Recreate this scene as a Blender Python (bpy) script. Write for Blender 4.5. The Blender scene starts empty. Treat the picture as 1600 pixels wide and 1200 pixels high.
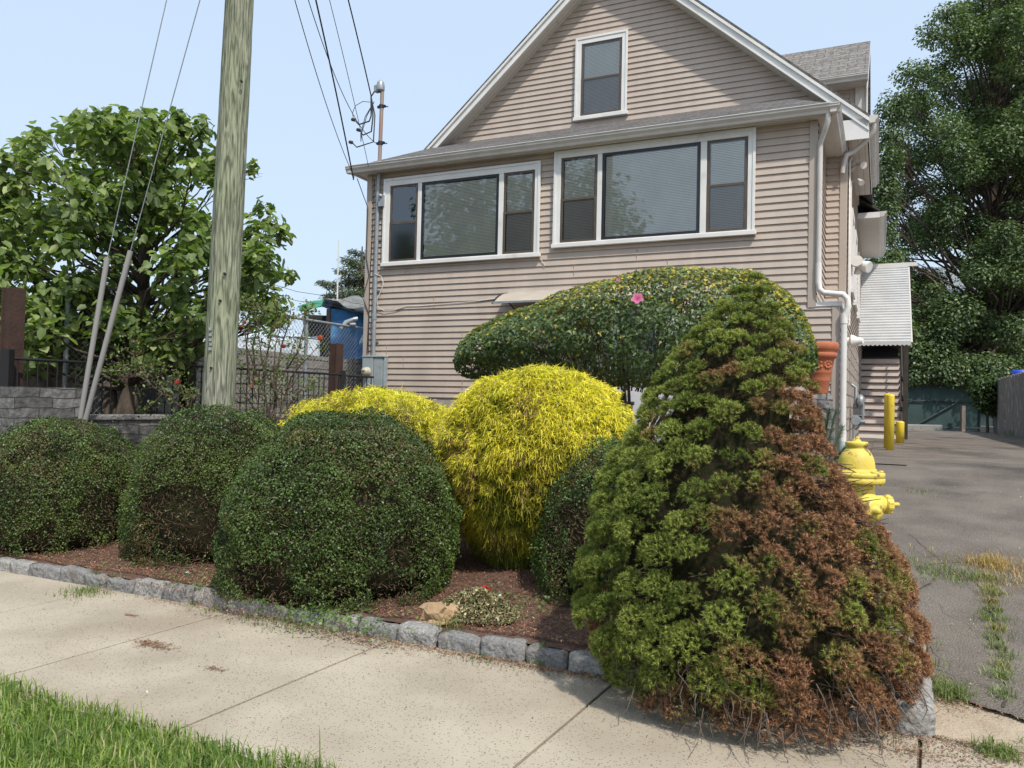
import bpy, math, random
import numpy as np
from mathutils import Vector, Matrix
rad = math.radians
rng = np.random.default_rng(7); random.seed(7)
sc = bpy.context.scene
COL = sc.collection
# ------------------------------------------------------------------ camera, sky, sun
FPX = 1231.2; PIT = .023568; ROLL = .022314; YAW = .438986; CAMH = 1.5
cp, sp, cr, sr = math.cos(PIT), math.sin(PIT), math.cos(ROLL), math.sin(ROLL)
R0 = np.array([1., 0, 0]); U0 = np.array([0, -sp, cp]); FW = np.array([0, cp, sp])
RT = cr*R0 + sr*U0; UP = -sr*R0 + cr*U0; CAM = np.array([0, 0, CAMH])
cd = bpy.data.cameras.new('camera'); cam = bpy.data.objects.new('camera', cd); COL.objects.link(cam)
M = Matrix([[RT[i], UP[i], -FW[i], CAM[i]] for i in range(3)] + [[0, 0, 0, 1]]); cam.matrix_world = M
cd.sensor_width = 36; cd.lens = 36*FPX/1600; cd.clip_end = 3000; cd.clip_start = .05
sc.camera = cam
ud = np.array([math.cos(YAW), -math.sin(YAW), 0]); vd = np.array([math.sin(YAW), math.cos(YAW), 0])
HO = np.array([4.05445, 10.83357, 0]); N0Z = 2.97182; CRS = .1016
SUN_REL, SUN_EL = rad(49), rad(54)
th = math.cos(SUN_REL)*(-vd) + math.sin(SUN_REL)*ud
to_sun = Vector((th[0]*math.cos(SUN_EL), th[1]*math.cos(SUN_EL), math.sin(SUN_EL)))
w = bpy.data.worlds.new('World'); sc.world = w; w.use_nodes = True
nt = w.node_tree; sky = nt.nodes.new('ShaderNodeTexSky'); sky.sky_type = 'NISHITA'; sky.sun_disc = False
sky.sun_elevation = SUN_EL; sky.sun_rotation = math.atan2(th[0], th[1])
sky.air_density = 1.0; sky.dust_density = 3.5; sky.ozone_density = 1.5; sky.altitude = 0
bg = nt.nodes['Background']; bg.inputs[1].default_value = .12
hazy = nt.nodes.new('ShaderNodeMix'); hazy.data_type = 'RGBA'; hazy.inputs[0].default_value = .72; hazy.inputs[7].default_value = (4.05, 4.95, 6.05, 1)   # thin summer haze veil over the blue
nt.links.new(sky.outputs[0], hazy.inputs[6]); nt.links.new(hazy.outputs[2], bg.inputs[0])
sl = bpy.data.lights.new('sun', 'SUN'); sl.energy = 2.55; sl.angle = rad(2.2); sl.color = (1, .93, .83)
so = bpy.data.objects.new('sun', sl); COL.objects.link(so); so.rotation_euler = to_sun.to_track_quat('Z', 'Y').to_euler()
sc.view_settings.view_transform = 'Standard'; sc.view_settings.look = 'None'; sc.view_settings.exposure = .66; sc.view_settings.gamma = 1
sc.cycles.max_bounces = 6; sc.cycles.transparent_max_bounces = 12; sc.cycles.sample_clamp_indirect = 6

# ------------------------------------------------------------------ coordinates
def ray(px, py): return FW + RT*(px-800)/FPX - UP*(py-600)/FPX
def at(px, py, Y):
    r = ray(px, py); return CAM + r*(Y/r[1])
def sn(S, N, z=0.): return ud*S + vd*N + np.array([0, 0, z])
def SN(P): return float(P@ud), float(P@vd)
def facade(px, py, off=0):
    r = ray(px, py); s = ((HO-CAM)@vd+off)/(r@vd); P = CAM+r*s; return float((P-HO)@ud), float(P[2])
def hz(S, N):
    bed = np.interp(N, [4.22, 5.5, 7, 11.5], [.085, .16, .42, .85])
    drv = np.interp(N, [4.1, 5.2, 9.3, 11.5], [0, .11, .62, .83])
    z = np.where(S > .25, drv, bed)
    z = np.where((S < -8.0) & (N > 4.9), 1.15, z)
    return np.where(N < 4.2, 0., z)
def gpt(px, py):                               # pixel -> point on the ground
    z = 0.
    for _ in range(12):
        r = ray(px, py); P = CAM + r*((z-CAMH)/r[2]); z = float(hz(*SN(P)))
    return P

# ------------------------------------------------------------------ materials
def _m(name):
    m = bpy.data.materials.new(name); m.use_nodes = True; n = m.node_tree
    return m, n, n.nodes['Principled BSDF']
def pm(name, c1, rough=.6, c2=None, scale=5., detail=4, bump=0., bscale=None, metal=0., spec=.5, stretch=(1, 1, 1), lo=.35, hi=.65, c3=None, s3=1., lo3=.55, hi3=.7, bdist=.01, vor=None):
    m, n, b = _m(name); L = n.links
    tc = n.nodes.new('ShaderNodeTexCoord'); mp = n.nodes.new('ShaderNodeMapping'); mp.inputs['Scale'].default_value = stretch
    L.new(tc.outputs['Object'], mp.inputs[0])
    b.inputs['Roughness'].default_value = rough; b.inputs['Metallic'].default_value = metal; b.inputs['Specular IOR Level'].default_value = spec
    b.inputs['Base Color'].default_value = (*c1, 1)
    cur = None
    if c2 is not None:
        no = n.nodes.new('ShaderNodeTexNoise'); no.inputs['Scale'].default_value = scale; no.inputs['Detail'].default_value = detail
        L.new(mp.outputs[0], no.inputs[0]); rp = n.nodes.new('ShaderNodeMapRange'); rp.inputs[1].default_value = lo; rp.inputs[2].default_value = hi
        L.new(no.outputs[0], rp.inputs[0]); mx = n.nodes.new('ShaderNodeMix'); mx.data_type = 'RGBA'
        mx.inputs[6].default_value = (*c1, 1); mx.inputs[7].default_value = (*c2, 1); L.new(rp.outputs[0], mx.inputs[0]); cur = mx.outputs[2]
    if c3 is not None:
        no = n.nodes.new('ShaderNodeTexNoise'); no.inputs['Scale'].default_value = s3; no.inputs['Detail'].default_value = 6
        L.new(tc.outputs['Object'], no.inputs[0]); rp = n.nodes.new('ShaderNodeMapRange'); rp.inputs[1].default_value = lo3; rp.inputs[2].default_value = hi3
        L.new(no.outputs[0], rp.inputs[0]); mx = n.nodes.new('ShaderNodeMix'); mx.data_type = 'RGBA'
        if cur: L.new(cur, mx.inputs[6])
        else: mx.inputs[6].default_value = (*c1, 1)
        mx.inputs[7].default_value = (*c3, 1); L.new(rp.outputs[0], mx.inputs[0]); cur = mx.outputs[2]
    if vor is not None:                         # specks: (scale, threshold, colour)
        v = n.nodes.new('ShaderNodeTexVoronoi'); v.inputs['Scale'].default_value = vor[0]; L.new(tc.outputs['Object'], v.inputs[0])
        rp = n.nodes.new('ShaderNodeMapRange'); rp.inputs[1].default_value = vor[1]*.6; rp.inputs[2].default_value = vor[1]; rp.inputs[3].default_value = 1; rp.inputs[4].default_value = 0
        L.new(v.outputs['Distance'], rp.inputs[0]); mx = n.nodes.new('ShaderNodeMix'); mx.data_type = 'RGBA'
        if cur: L.new(cur, mx.inputs[6])
        else: mx.inputs[6].default_value = (*c1, 1)
        mx.inputs[7].default_value = (*vor[2], 1); L.new(rp.outputs[0], mx.inputs[0]); cur = mx.outputs[2]
    if cur: L.new(cur, b.inputs['Base Color'])
    if bump:
        no = n.nodes.new('ShaderNodeTexNoise'); no.inputs['Scale'].default_value = bscale or scale*3; no.inputs['Detail'].default_value = 6
        L.new(mp.outputs[0], no.inputs[0]); bp = n.nodes.new('ShaderNodeBump'); bp.inputs['Strength'].default_value = bump; bp.inputs['Distance'].default_value = bdist
        L.new(no.outputs[0], bp.inputs['Height']); L.new(bp.outputs[0], b.inputs['Normal'])
    return m
def fol(name, rough=.5, trans=.25, spec=.5):
    m, n, b = _m(name); L = n.links
    a = n.nodes.new('ShaderNodeAttribute'); a.attribute_name = 'Col'
    b.inputs['Roughness'].default_value = rough; b.inputs['Specular IOR Level'].default_value = spec
    L.new(a.outputs[0], b.inputs['Base Color'])
    t = n.nodes.new('ShaderNodeBsdfTranslucent'); g = n.nodes.new('ShaderNodeMix'); g.data_type = 'RGBA'; g.blend_type = 'MULTIPLY'; g.inputs[0].default_value = 1
    L.new(a.outputs[0], g.inputs[6]); g.inputs[7].default_value = (1.3, 1.5, .6, 1); L.new(g.outputs[2], t.inputs[0])
    mx = n.nodes.new('ShaderNodeMixShader'); mx.inputs[0].default_value = trans
    L.new(b.outputs[0], mx.inputs[1]); L.new(t.outputs[0], mx.inputs[2]); L.new(mx.outputs[0], n.nodes['Material Output'].inputs[0])
    return m
def brickmat(name, c1, c2, mortar, bw, bh, ms=.004, rough=.9, bump=.6, dist=.006, off=.5, swap=None, nz=0., nv=1.):
    m, n, b = _m(name); L = n.links
    tc = n.nodes.new('ShaderNodeTexCoord'); src = tc.outputs['Object']
    if swap:                                    # pick which two local axes run along and up the courses
        sx = n.nodes.new('ShaderNodeSeparateXYZ'); L.new(src, sx.inputs[0]); cx = n.nodes.new('ShaderNodeCombineXYZ')
        L.new(sx.outputs[swap[0]], cx.inputs[0]); L.new(sx.outputs[swap[1]], cx.inputs[1]); src = cx.outputs[0]
    br = n.nodes.new('ShaderNodeTexBrick'); br.offset = off; L.new(src, br.inputs[0])
    if nz:
        wn = n.nodes.new('ShaderNodeTexNoise'); wn.inputs['Scale'].default_value = 3; L.new(src, wn.inputs[0])
        vm = n.nodes.new('ShaderNodeVectorMath'); vm.operation = 'MULTIPLY_ADD'; L.new(wn.outputs['Color'], vm.inputs[0]); vm.inputs[1].default_value = (nz, nz, 0); L.new(src, vm.inputs[2]); L.new(vm.outputs[0], br.inputs[0])
    br.inputs['Color1'].default_value = (*c1, 1); br.inputs['Color2'].default_value = (*c2, 1); br.inputs['Mortar'].default_value = (*mortar, 1)
    br.inputs['Scale'].default_value = 1; br.inputs['Mortar Size'].default_value = ms; br.inputs['Brick Width'].default_value = bw; br.inputs['Row Height'].default_value = bh
    no = n.nodes.new('ShaderNodeTexNoise'); no.inputs['Scale'].default_value = 14; no.inputs['Detail'].default_value = 8; L.new(tc.outputs['Object'], no.inputs[0])
    rp = n.nodes.new('ShaderNodeMapRange'); rp.inputs[1].default_value = .3; rp.inputs[2].default_value = .7; rp.inputs[3].default_value = 1-.4*nv; rp.inputs[4].default_value = 1+.35*nv; L.new(no.outputs[0], rp.inputs[0])
    mx = n.nodes.new('ShaderNodeVectorMath'); mx.operation = 'SCALE'; L.new(br.outputs[0], mx.inputs[0]); L.new(rp.outputs[0], mx.inputs['Scale']); L.new(mx.outputs[0], b.inputs['Base Color'])
    b.inputs['Roughness'].default_value = rough
    ad = n.nodes.new('ShaderNodeMath'); ad.operation = 'MULTIPLY_ADD'; L.new(no.outputs[0], ad.inputs[0]); ad.inputs[1].default_value = .9; 
    iv = n.nodes.new('ShaderNodeMath'); iv.operation = 'SUBTRACT'; iv.inputs[0].default_value = 1; L.new(br.outputs['Fac'], iv.inputs[1]); L.new(iv.outputs[0], ad.inputs[2])
    bp = n.nodes.new('ShaderNodeBump'); bp.inputs['Strength'].default_value = bump; bp.inputs['Distance'].default_value = dist; L.new(ad.outputs[0], bp.inputs['Height']); L.new(bp.outputs[0], b.inputs['Normal'])
    return m
def glassmat(name, tint, refl=.35, rough=.02):
    m, n, b = _m(name); L = n.links
    n.nodes.remove(b); tr = n.nodes.new('ShaderNodeBsdfTransparent'); tr.inputs[0].default_value = (*tint, 1)
    gl = n.nodes.new('ShaderNodeBsdfGlossy'); gl.inputs['Roughness'].default_value = rough; gl.inputs[0].default_value = (.9, .95, .98, 1)
    fr = n.nodes.new('ShaderNodeLayerWeight'); fr.inputs[0].default_value = refl
    mr = n.nodes.new('ShaderNodeMapRange'); mr.inputs[3].default_value = refl*.6; mr.inputs[4].default_value = 1; L.new(fr.outputs['Fresnel'], mr.inputs[0])
    mx = n.nodes.new('ShaderNodeMixShader'); L.new(mr.outputs[0], mx.inputs[0]); L.new(tr.outputs[0], mx.inputs[1]); L.new(gl.outputs[0], mx.inputs[2]); L.new(mx.outputs[0], n.nodes['Material Output'].inputs[0])
    return m
X = {}
X['siding'] = pm('vinyl_siding', (.47, .395, .335), .55, (.425, .355, .30), 2.2, 5, .12, 60, c3=(.38, .32, .27), s3=.9, lo3=.56, hi3=.75, stretch=(2.2, 2.2, .35))
X['cornerboard'] = pm('taupe_trim', (.42, .36, .305), .5, (.39, .33, .28), 3)
X['white'] = pm('white_trim', (.74, .74, .72), .45, (.66, .66, .64), 2.5, 5, c3=(.55, .54, .5), s3=4, lo3=.62, hi3=.8)
X['gutter'] = pm('gutter_aluminium', (.58, .555, .52), .4, (.50, .475, .44), 4, 5, stretch=(1, 1, 1))
X['soffit'] = brickmat('soffit_vinyl', (.60, .57, .52), (.58, .55, .50), (.28, .26, .24), 3, .1, .004, .6, .3, .003, nv=.15)
X['shingle'] = brickmat('asphalt_shingle', (.085, .08, .077), (.135, .128, .122), (.06, .055, .05), .3, .14, .008, .95, 1, .02)
X['shingle2'] = brickmat('asphalt_shingle_light', (.15, .14, .13), (.21, .195, .18), (.10, .095, .09), .3, .14, .008, .95, 1, .02)
X['brown'] = pm('bronze_window_frame', (.075, .055, .04), .45, (.10, .075, .055), 8)
X['blackfr'] = pm('black_window_frame', (.018, .018, .02), .35)
X['blind'] = pm('blind_slat', (.78, .75, .68), .6, (.70, .67, .61), 3)
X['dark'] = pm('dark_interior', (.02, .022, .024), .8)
X['glass'] = glassmat('window_glass', (.88, .90, .87), .20)
X['screen'] = glassmat('window_screen_glass', (.56, .55, .54), .14, .12)
X['poly'] = pm('canopy_polycarbonate', (.47, .42, .35), .35, (.42, .375, .31), 3)
X['stonewall'] = brickmat('fieldstone_wall', (.085, .085, .083), (.185, .18, .175), (.045, .042, .04), .37, .098, .005, .95, .8, .04, off=.37, swap=(1, 2), nz=.07)
X['stonewall_x'] = brickmat('fieldstone_pedestal', (.16, .155, .16), (.27, .26, .26), (.07, .065, .06), .22, .12, .01, .95, 1, .05, swap=(0, 2), nz=.08)
X['granite'] = pm('granite', (.26, .255, .25), .85, (.15, .15, .15), 55, 6, 1, 22, bdist=.03, c3=(.16, .13, .10), s3=6, lo3=.58, hi3=.75)
X['granite2'] = pm('granite_light', (.34, .335, .315), .85, (.20, .195, .19), 60, 6, 1, 20, bdist=.03, c3=(.22, .18, .13), s3=5, lo3=.58, hi3=.75)
X['conc'] = pm('sidewalk_concrete', (.43, .38, .295), .9, (.335, .29, .222), 1.6, 9, .6, 130, bdist=.006, c3=(.26, .20, .145), s3=.7, lo3=.54, hi3=.80, vor=(60, .27, (.17, .135, .11)))
X['asphalt'] = pm('asphalt', (.140, .120, .104), .95, (.215, .188, .16), 2.2, 10, 1, 90, bdist=.02, c3=(.075, .066, .06), s3=.8, lo3=.5, hi3=.72, spec=.25, lo=.3, hi=.7, vor=(48, .2, (.34, .31, .27)))
X['dirt'] = pm('bare_soil', (.16, .11, .075), .95, (.24, .18, .125), 6, 8, 1, 40, bdist=.02)
X['sand'] = pm('apron_sandy_concrete', (.42, .35, .26), .95, (.32, .25, .18), 5, 8, 1, 60, bdist=.01, vor=(90, .2, (.2, .16, .12)))
X['mulch'] = pm('mulch_soil', (.10, .052, .036), .95, (.17, .10, .07), 22, 8, 1, 60, bdist=.03)
X['lawn'] = pm('lawn_soil', (.07, .12, .03), .95, (.10, .15, .04), 8, 8, 1, 60)
X['galv'] = pm('galvanised_metal', (.33, .36, .38), .45, (.25, .28, .30), 9, 5, metal=.3)
X['meter'] = pm('meter_paint', (.25, .31, .34), .5, (.31, .35, .36), 5, 6, c3=(.22, .14, .09), s3=7, lo3=.64, hi3=.75)
X['rust'] = pm('rusty_steel', (.055, .027, .020), .85, (.038, .020, .015), 7, 7, .6, 30)
X['iron'] = pm('black_iron', (.012, .012, .014), .5)
X['bark'] = pm('bark', (.11, .085, .065), .95, (.05, .04, .032), 14, 7, 1, 30, stretch=(1, 1, .25), bdist=.03)
X['twig'] = pm('twig', (.12, .085, .06), .9, (.07, .05, .04), 20)
X['deadtwig'] = pm('dead_twig', (.15, .12, .095), .95, (.12, .09, .07), 20)
X['cable'] = pm('cable_black', (.03, .032, .035), .6)
X['cablew'] = pm('cable_white', (.6, .57, .52), .6)
X['pvc'] = pm('white_pvc', (.72, .70, .66), .4, (.64, .62, .58), 5, 5)
X['guard'] = pm('guy_guard_plastic', (.30, .29, .285), .6, (.30, .29, .285), 6)
X['yellow'] = pm('yellow_paint', (.76, .58, .04), .5, (.62, .46, .04), 3, 8, .3, 14, c3=(.30, .20, .06), s3=7, lo3=.62, hi3=.68)
X['hydrant'] = pm('hydrant_paint', (.74, .60, .10), .55, (.60, .47, .08), 5, 8, .8, 26, bdist=.005, c3=(.20, .13, .04), s3=15, lo3=.575, hi3=.64)
X['terra'] = pm('terracotta', (.43, .135, .06), .8, (.36, .115, .055), 8, 5, .4, 40)
X['wood'] = pm('weathered_board', (.20, .175, .15), .9, (.12, .10, .09), 6, 6, .6, 20, stretch=(6, 6, .6), c3=(.27, .25, .22), s3=3)
X['greenmesh'] = pm('green_privacy_mesh', (.022, .05, .05), .8, (.03, .065, .062), 3, 5)
X['awn'] = pm('awning_aluminium', (.50, .51, .51), .45, (.43, .44, .44), 2.5, 4)
X['darkwood'] = pm('dark_brown_paint', (.03, .022, .018), .7, (.045, .035, .03), 6)
X['riser'] = pm('riser_paint', (.80, .73, .66), .6, (.68, .61, .55), 5, 5)
X['tread'] = pm('tread_brown', (.10, .05, .035), .6)
X['bluetarp'] = pm('blue_tarp', (.06, .27, .66), .5, (.10, .38, .80), 3, 5, .6, 12)
X['greytarp'] = pm('grey_tarp', (.22, .23, .22), .7, (.12, .13, .13), 5, 5, .6, 12)
X['greentarp'] = pm('green_tarp', (.03, .26, .14), .6, (.02, .18, .10), 5)
X['palesheet'] = pm('pale_sheet', (.62, .70, .78), .5, (.32, .48, .66), 1.2, 5, lo=.5, hi=.6)
X['blockwall'] = brickmat('stacked_board_wall', (.21, .195, .18), (.27, .25, .225), (.07, .065, .06), 2.4, .16, .012, .95, .8, .03, swap=(1, 2), nz=.02)
X['garage'] = pm('garage_grey', (.26, .28, .30), .8, (.22, .24, .26), 2)
X['garageroof'] = pm('garage_roof_grey', (.23, .25, .27), .85, (.18, .2, .215), 4)
X['bluebarrel'] = pm('blue_plastic', (.02, .07, .50), .5)
X['bag'] = pm('brown_paper', (.42, .29, .17), .85, (.30, .20, .11), 9, 6, .8, 20, bdist=.02)
X['redpaper'] = pm('red_wrapper', (.62, .05, .03), .45)
X['plastic'] = pm('white_wrapper', (.72, .70, .74), .35, (.5, .5, .6), 20)
X['pinkcap'] = pm('pink_wrapper', (.65, .25, .28), .5)
X['gate_w'] = pm('white_siding', (.6, .6, .58), .6)
X['doorw'] = pm('painted_door', (.62, .63, .66), .5, (.57, .58, .61), 2)
X['core'] = pm('shrub_shade_core', (.030, .024, .016), 1., (.018, .022, .010), 20, 6, 1, 40, spec=0)  # near-black so the shade inside the shrubs is put into the colour
F_box = fol('boxwood_leaf', .45, .12, .38); F_gold = fol('cypress_thread', .6, .3, .3); F_spr = fol('spruce_needle', .6, .15, .2)
F_hib = fol('hibiscus_leaf', .45, .25, .5); F_red = fol('broad_leaf', .5, .4, .4); F_oak = fol('oak_leaf', .5, .25, .45)
F_grass = fol('grass_blade', .5, .3, .4); F_lit = fol('leaf_litter', .8, .05, .2); F_petal = fol('petal', .6, .3, .2)
# utility pole: vertical grain, knots
def polemat():
    m, n, b = _m('treated_pole_wood'); L = n.links
    tc = n.nodes.new('ShaderNodeTexCoord'); mp = n.nodes.new('ShaderNodeMapping'); mp.inputs['Scale'].default_value = (12, 12, 1.0); L.new(tc.outputs['Object'], mp.inputs[0])
    no = n.nodes.new('ShaderNodeTexNoise'); no.inputs['Scale'].default_value = 1.2; no.inputs['Detail'].default_value = 3; no.inputs['Distortion'].default_value = .9; L.new(mp.outputs[0], no.inputs[0])
    wv = n.nodes.new('ShaderNodeMath'); wv.operation = 'MULTIPLY'; L.new(no.outputs[0], wv.inputs[0]); wv.inputs[1].default_value = 34
    si = n.nodes.new('ShaderNodeMath'); si.operation = 'SINE'; L.new(wv.outputs[0], si.inputs[0])
    n2 = n.nodes.new('ShaderNodeTexNoise'); n2.inputs['Scale'].default_value = 5; n2.inputs['Detail'].default_value = 8; L.new(mp.outputs[0], n2.inputs[0])
    ad = n.nodes.new('ShaderNodeMath'); ad.operation = 'MULTIPLY_ADD'; L.new(si.outputs[0], ad.inputs[0]); ad.inputs[1].default_value = .11; L.new(n2.outputs[0], ad.inputs[2])
    cr_ = n.nodes.new('ShaderNodeValToRGB'); L.new(ad.outputs[0], cr_.inputs[0]); e = cr_.color_ramp.elements
    e[0].position = .32; e[0].color = (.095, .098, .075, 1); e[1].position = .68; e[1].color = (.345, .34, .27, 1); k = e.new(.5); k.color = (.22, .225, .17, 1)
    n3 = n.nodes.new('ShaderNodeTexNoise'); n3.inputs['Scale'].default_value = 1.1; n3.inputs['Detail'].default_value = 5; L.new(tc.outputs['Object'], n3.inputs[0])
    mr = n.nodes.new('ShaderNodeMapRange'); mr.inputs[1].default_value = .35; mr.inputs[2].default_value = .7; L.new(n3.outputs[0], mr.inputs[0])
    mx = n.nodes.new('ShaderNodeMix'); mx.data_type = 'RGBA'; mx.blend_type = 'MULTIPLY'; L.new(mr.outputs[0], mx.inputs[0]); L.new(cr_.outputs[0], mx.inputs[6]); mx.inputs[7].default_value = (.80, .92, .72, 1)
    L.new(mx.outputs[2], b.inputs['Base Color']); b.inputs['Roughness'].default_value = .9
    bp = n.nodes.new('ShaderNodeBump'); bp.inputs['Strength'].default_value = .8; bp.inputs['Distance'].default_value = .01; L.new(ad.outputs[0], bp.inputs['Height']); L.new(bp.outputs[0], b.inputs['Normal'])
    return m
X['pole'] = polemat()

# ------------------------------------------------------------------ object helpers
def tag(o, label=None, cat=None, group=None, kind=None):
    if label: o['label'] = label
    if cat: o['category'] = cat
    if group: o['group'] = group
    if kind: o['kind'] = kind
    return o
def thing(name, label, cat, loc=(0, 0, 0), rz=0, group=None):
    o = bpy.data.objects.new(name, None); COL.objects.link(o); o.location = Vector([float(a) for a in loc]); o.rotation_euler = (0, 0, rz)
    o.empty_display_size = .1
    return tag(o, label, cat, group)
def link(name, me, mats, parent=None):
    o = bpy.data.objects.new(name, me); COL.objects.link(o)
    for m in (mats if isinstance(mats, (list, tuple)) else [mats]): me.materials.append(m)
    if parent: o.parent = parent
    return o
def npmesh(name, V, Fc, mats, parent=None, cols=None, smooth=False, sub=True, midx=None):
    """V (n,3) world coords (if parent has no rotation its location is subtracted), Fc (m,k) faces"""
    V = np.asarray(V, dtype=np.float64)
    if parent is not None and sub: V = V - np.array(parent.location)
    me = bpy.data.meshes.new(name); k = Fc.shape[1]; m = len(Fc)
    me.vertices.add(len(V)); me.vertices.foreach_set('co', V.astype(np.float32).ravel())
    me.loops.add(m*k); me.loops.foreach_set('vertex_index', Fc.astype(np.int32).ravel())
    me.polygons.add(m); me.polygons.foreach_set('loop_start', np.arange(0, m*k, k, dtype=np.int32)); me.polygons.foreach_set('loop_total', np.full(m, k, dtype=np.int32))
    if midx is not None: me.polygons.foreach_set('material_index', midx.astype(np.int32))
    if smooth: me.polygons.foreach_set('use_smooth', np.ones(m, dtype=bool))
    me.update(calc_edges=True)
    if cols is not None:
        a = me.color_attributes.new('Col', 'FLOAT_COLOR', 'POINT'); c = np.ones((len(V), 4), np.float32); c[:, :3] = np.clip(cols, 0, 1); a.data.foreach_set('color', c.ravel())
    return link(name, me, mats, parent)
class MB:
    def __init__(s): s.v = []; s.f = []; s.sm = []
    def add(s, vs, fs, smooth=False):
        b = len(s.v); s.v += [tuple(map(float, p)) for p in vs]; s.f += [tuple(i+b for i in f) for f in fs]; s.sm += [smooth]*len(fs); return s
    def box(s, a, b, R=None, o=None):
        x0, y0, z0 = [min(a[i], b[i]) for i in range(3)]; x1, y1, z1 = [max(a[i], b[i]) for i in range(3)]
        vs = [(x0,y0,z0),(x1,y0,z0),(x1,y1,z0),(x0,y1,z0),(x0,y0,z1),(x1,y0,z1),(x1,y1,z1),(x0,y1,z1)]
        if R is not None: vs = [tuple(np.array(R)@np.array(p)+(np.array(o) if o is not None else 0)) for p in vs]
        elif o is not None: vs = [tuple(np.array(p)+np.array(o)) for p in vs]
        return s.add(vs, [(0,3,2,1),(4,5,6,7),(0,1,5,4),(1,2,6,5),(2,3,7,6),(3,0,4,7)])
    def extrude(s, poly, vec, smooth=False):
        n = len(poly); P = [np.array(p, float) for p in poly]; v = np.array(vec, float)
        return s.add(P+[p+v for p in P], [tuple(range(n-1, -1, -1)), tuple(range(n, 2*n))] + [(i, (i+1) % n, (i+1) % n+n, i+n) for i in range(n)], smooth)
    def tube(s, pts, r, n=8, caps=True):
        P = [np.array(p, float) for p in pts]; m = len(P); rr = r if hasattr(r, '__len__') else [r]*m
        T = [P[min(i+1, m-1)]-P[max(i-1, 0)] for i in range(m)]; T = [t/(np.linalg.norm(t)+1e-9) for t in T]
        a = np.cross(T[0], [0, 0, 1.]); 
        if np.linalg.norm(a) < .1: a = np.cross(T[0], [1., 0, 0])
        a /= np.linalg.norm(a); vs = []
        for i in range(m):
            a = a - T[i]*(a@T[i]); a /= np.linalg.norm(a)+1e-9; b = np.cross(T[i], a)
            for k in range(n):
                an = 2*math.pi*k/n; vs.append(P[i]+rr[i]*(a*math.cos(an)+b*math.sin(an)))
        fs = [(i*n+k, i*n+(k+1) % n, (i+1)*n+(k+1) % n, (i+1)*n+k) for i in range(m-1) for k in range(n)]
        s.add(vs, fs, True)
        if caps: s.add(vs[:n], [tuple(range(n-1, -1, -1))]); s.add(vs[-n:], [tuple(range(n))])
        return s
    def lathe(s, prof, c=(0, 0, 0), n=28, axis='z'):
        vs = []; m = len(prof)
        for r, h in prof:
            for k in range(n):
                a = 2*math.pi*k/n; x, y = r*math.cos(a), r*math.sin(a)
                p = {'z': (x, y, h), 'x': (h, x, y), 'y': (x, h, y), '-y': (x, -h, -y)}[axis]; vs.append((p[0]+c[0], p[1]+c[1], p[2]+c[2]))
        s.add(vs, [(i*n+k, i*n+(k+1) % n, (i+1)*n+(k+1) % n, (i+1)*n+k) for i in range(m-1) for k in range(n)], True)
        s.add(vs[:n], [tuple(range(n-1, -1, -1))]); s.add(vs[-n:], [tuple(range(n))]); return s
    def build(s, name, mat, parent=None, sub=False, bevel=0, smooth=None):
        V = np.array(s.v)
        if sub and parent is not None: V = V - np.array(parent.location)
        me = bpy.data.meshes.new(name); me.from_pydata(V.tolist(), [], s.f)
        me.polygons.foreach_set('use_smooth', [bool(x) if smooth is None else smooth for x in s.sm]); me.update()
        o = link(name, me, mat, parent)
        if bevel:
            md = o.modifiers.new('bevel', 'BEVEL'); md.width = bevel; md.segments = 2; md.limit_method = 'ANGLE'
        return o
def copytree(o, parent=None):
    c = o.copy(); COL.objects.link(c)
    if parent: c.parent = parent
    for ch in list(o.children): copytree(ch, c)
    return c
def vn(P, s=1., seed=0):
    p = np.asarray(P)*s + seed*13.71; i = np.floor(p).astype(np.int64); f = p-i; f = f*f*(3-2*f)
    def h(a, b, c):
        n = (a*374761393 + b*668265263 + c*1274126177 + seed*974711) & 0xffffffff
        n = ((n ^ (n >> 13))*1103515245) & 0xffffffff; n = ((n ^ (n >> 15))*2654435761) & 0xffffffff
        return ((n ^ (n >> 16)) & 0xffff)/65535.
    r = 0
    for dx in (0, 1):
        for dy in (0, 1):
            for dz in (0, 1):
                r = r + h(i[..., 0]+dx, i[..., 1]+dy, i[..., 2]+dz)*np.where(dx, f[..., 0], 1-f[..., 0])*np.where(dy, f[..., 1], 1-f[..., 1])*np.where(dz, f[..., 2], 1-f[..., 2])
    return r
def unit(a): return a/(np.linalg.norm(a, axis=-1, keepdims=True)+1e-9)
def rdir(n): return unit(rng.normal(size=(n, 3)))
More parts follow.
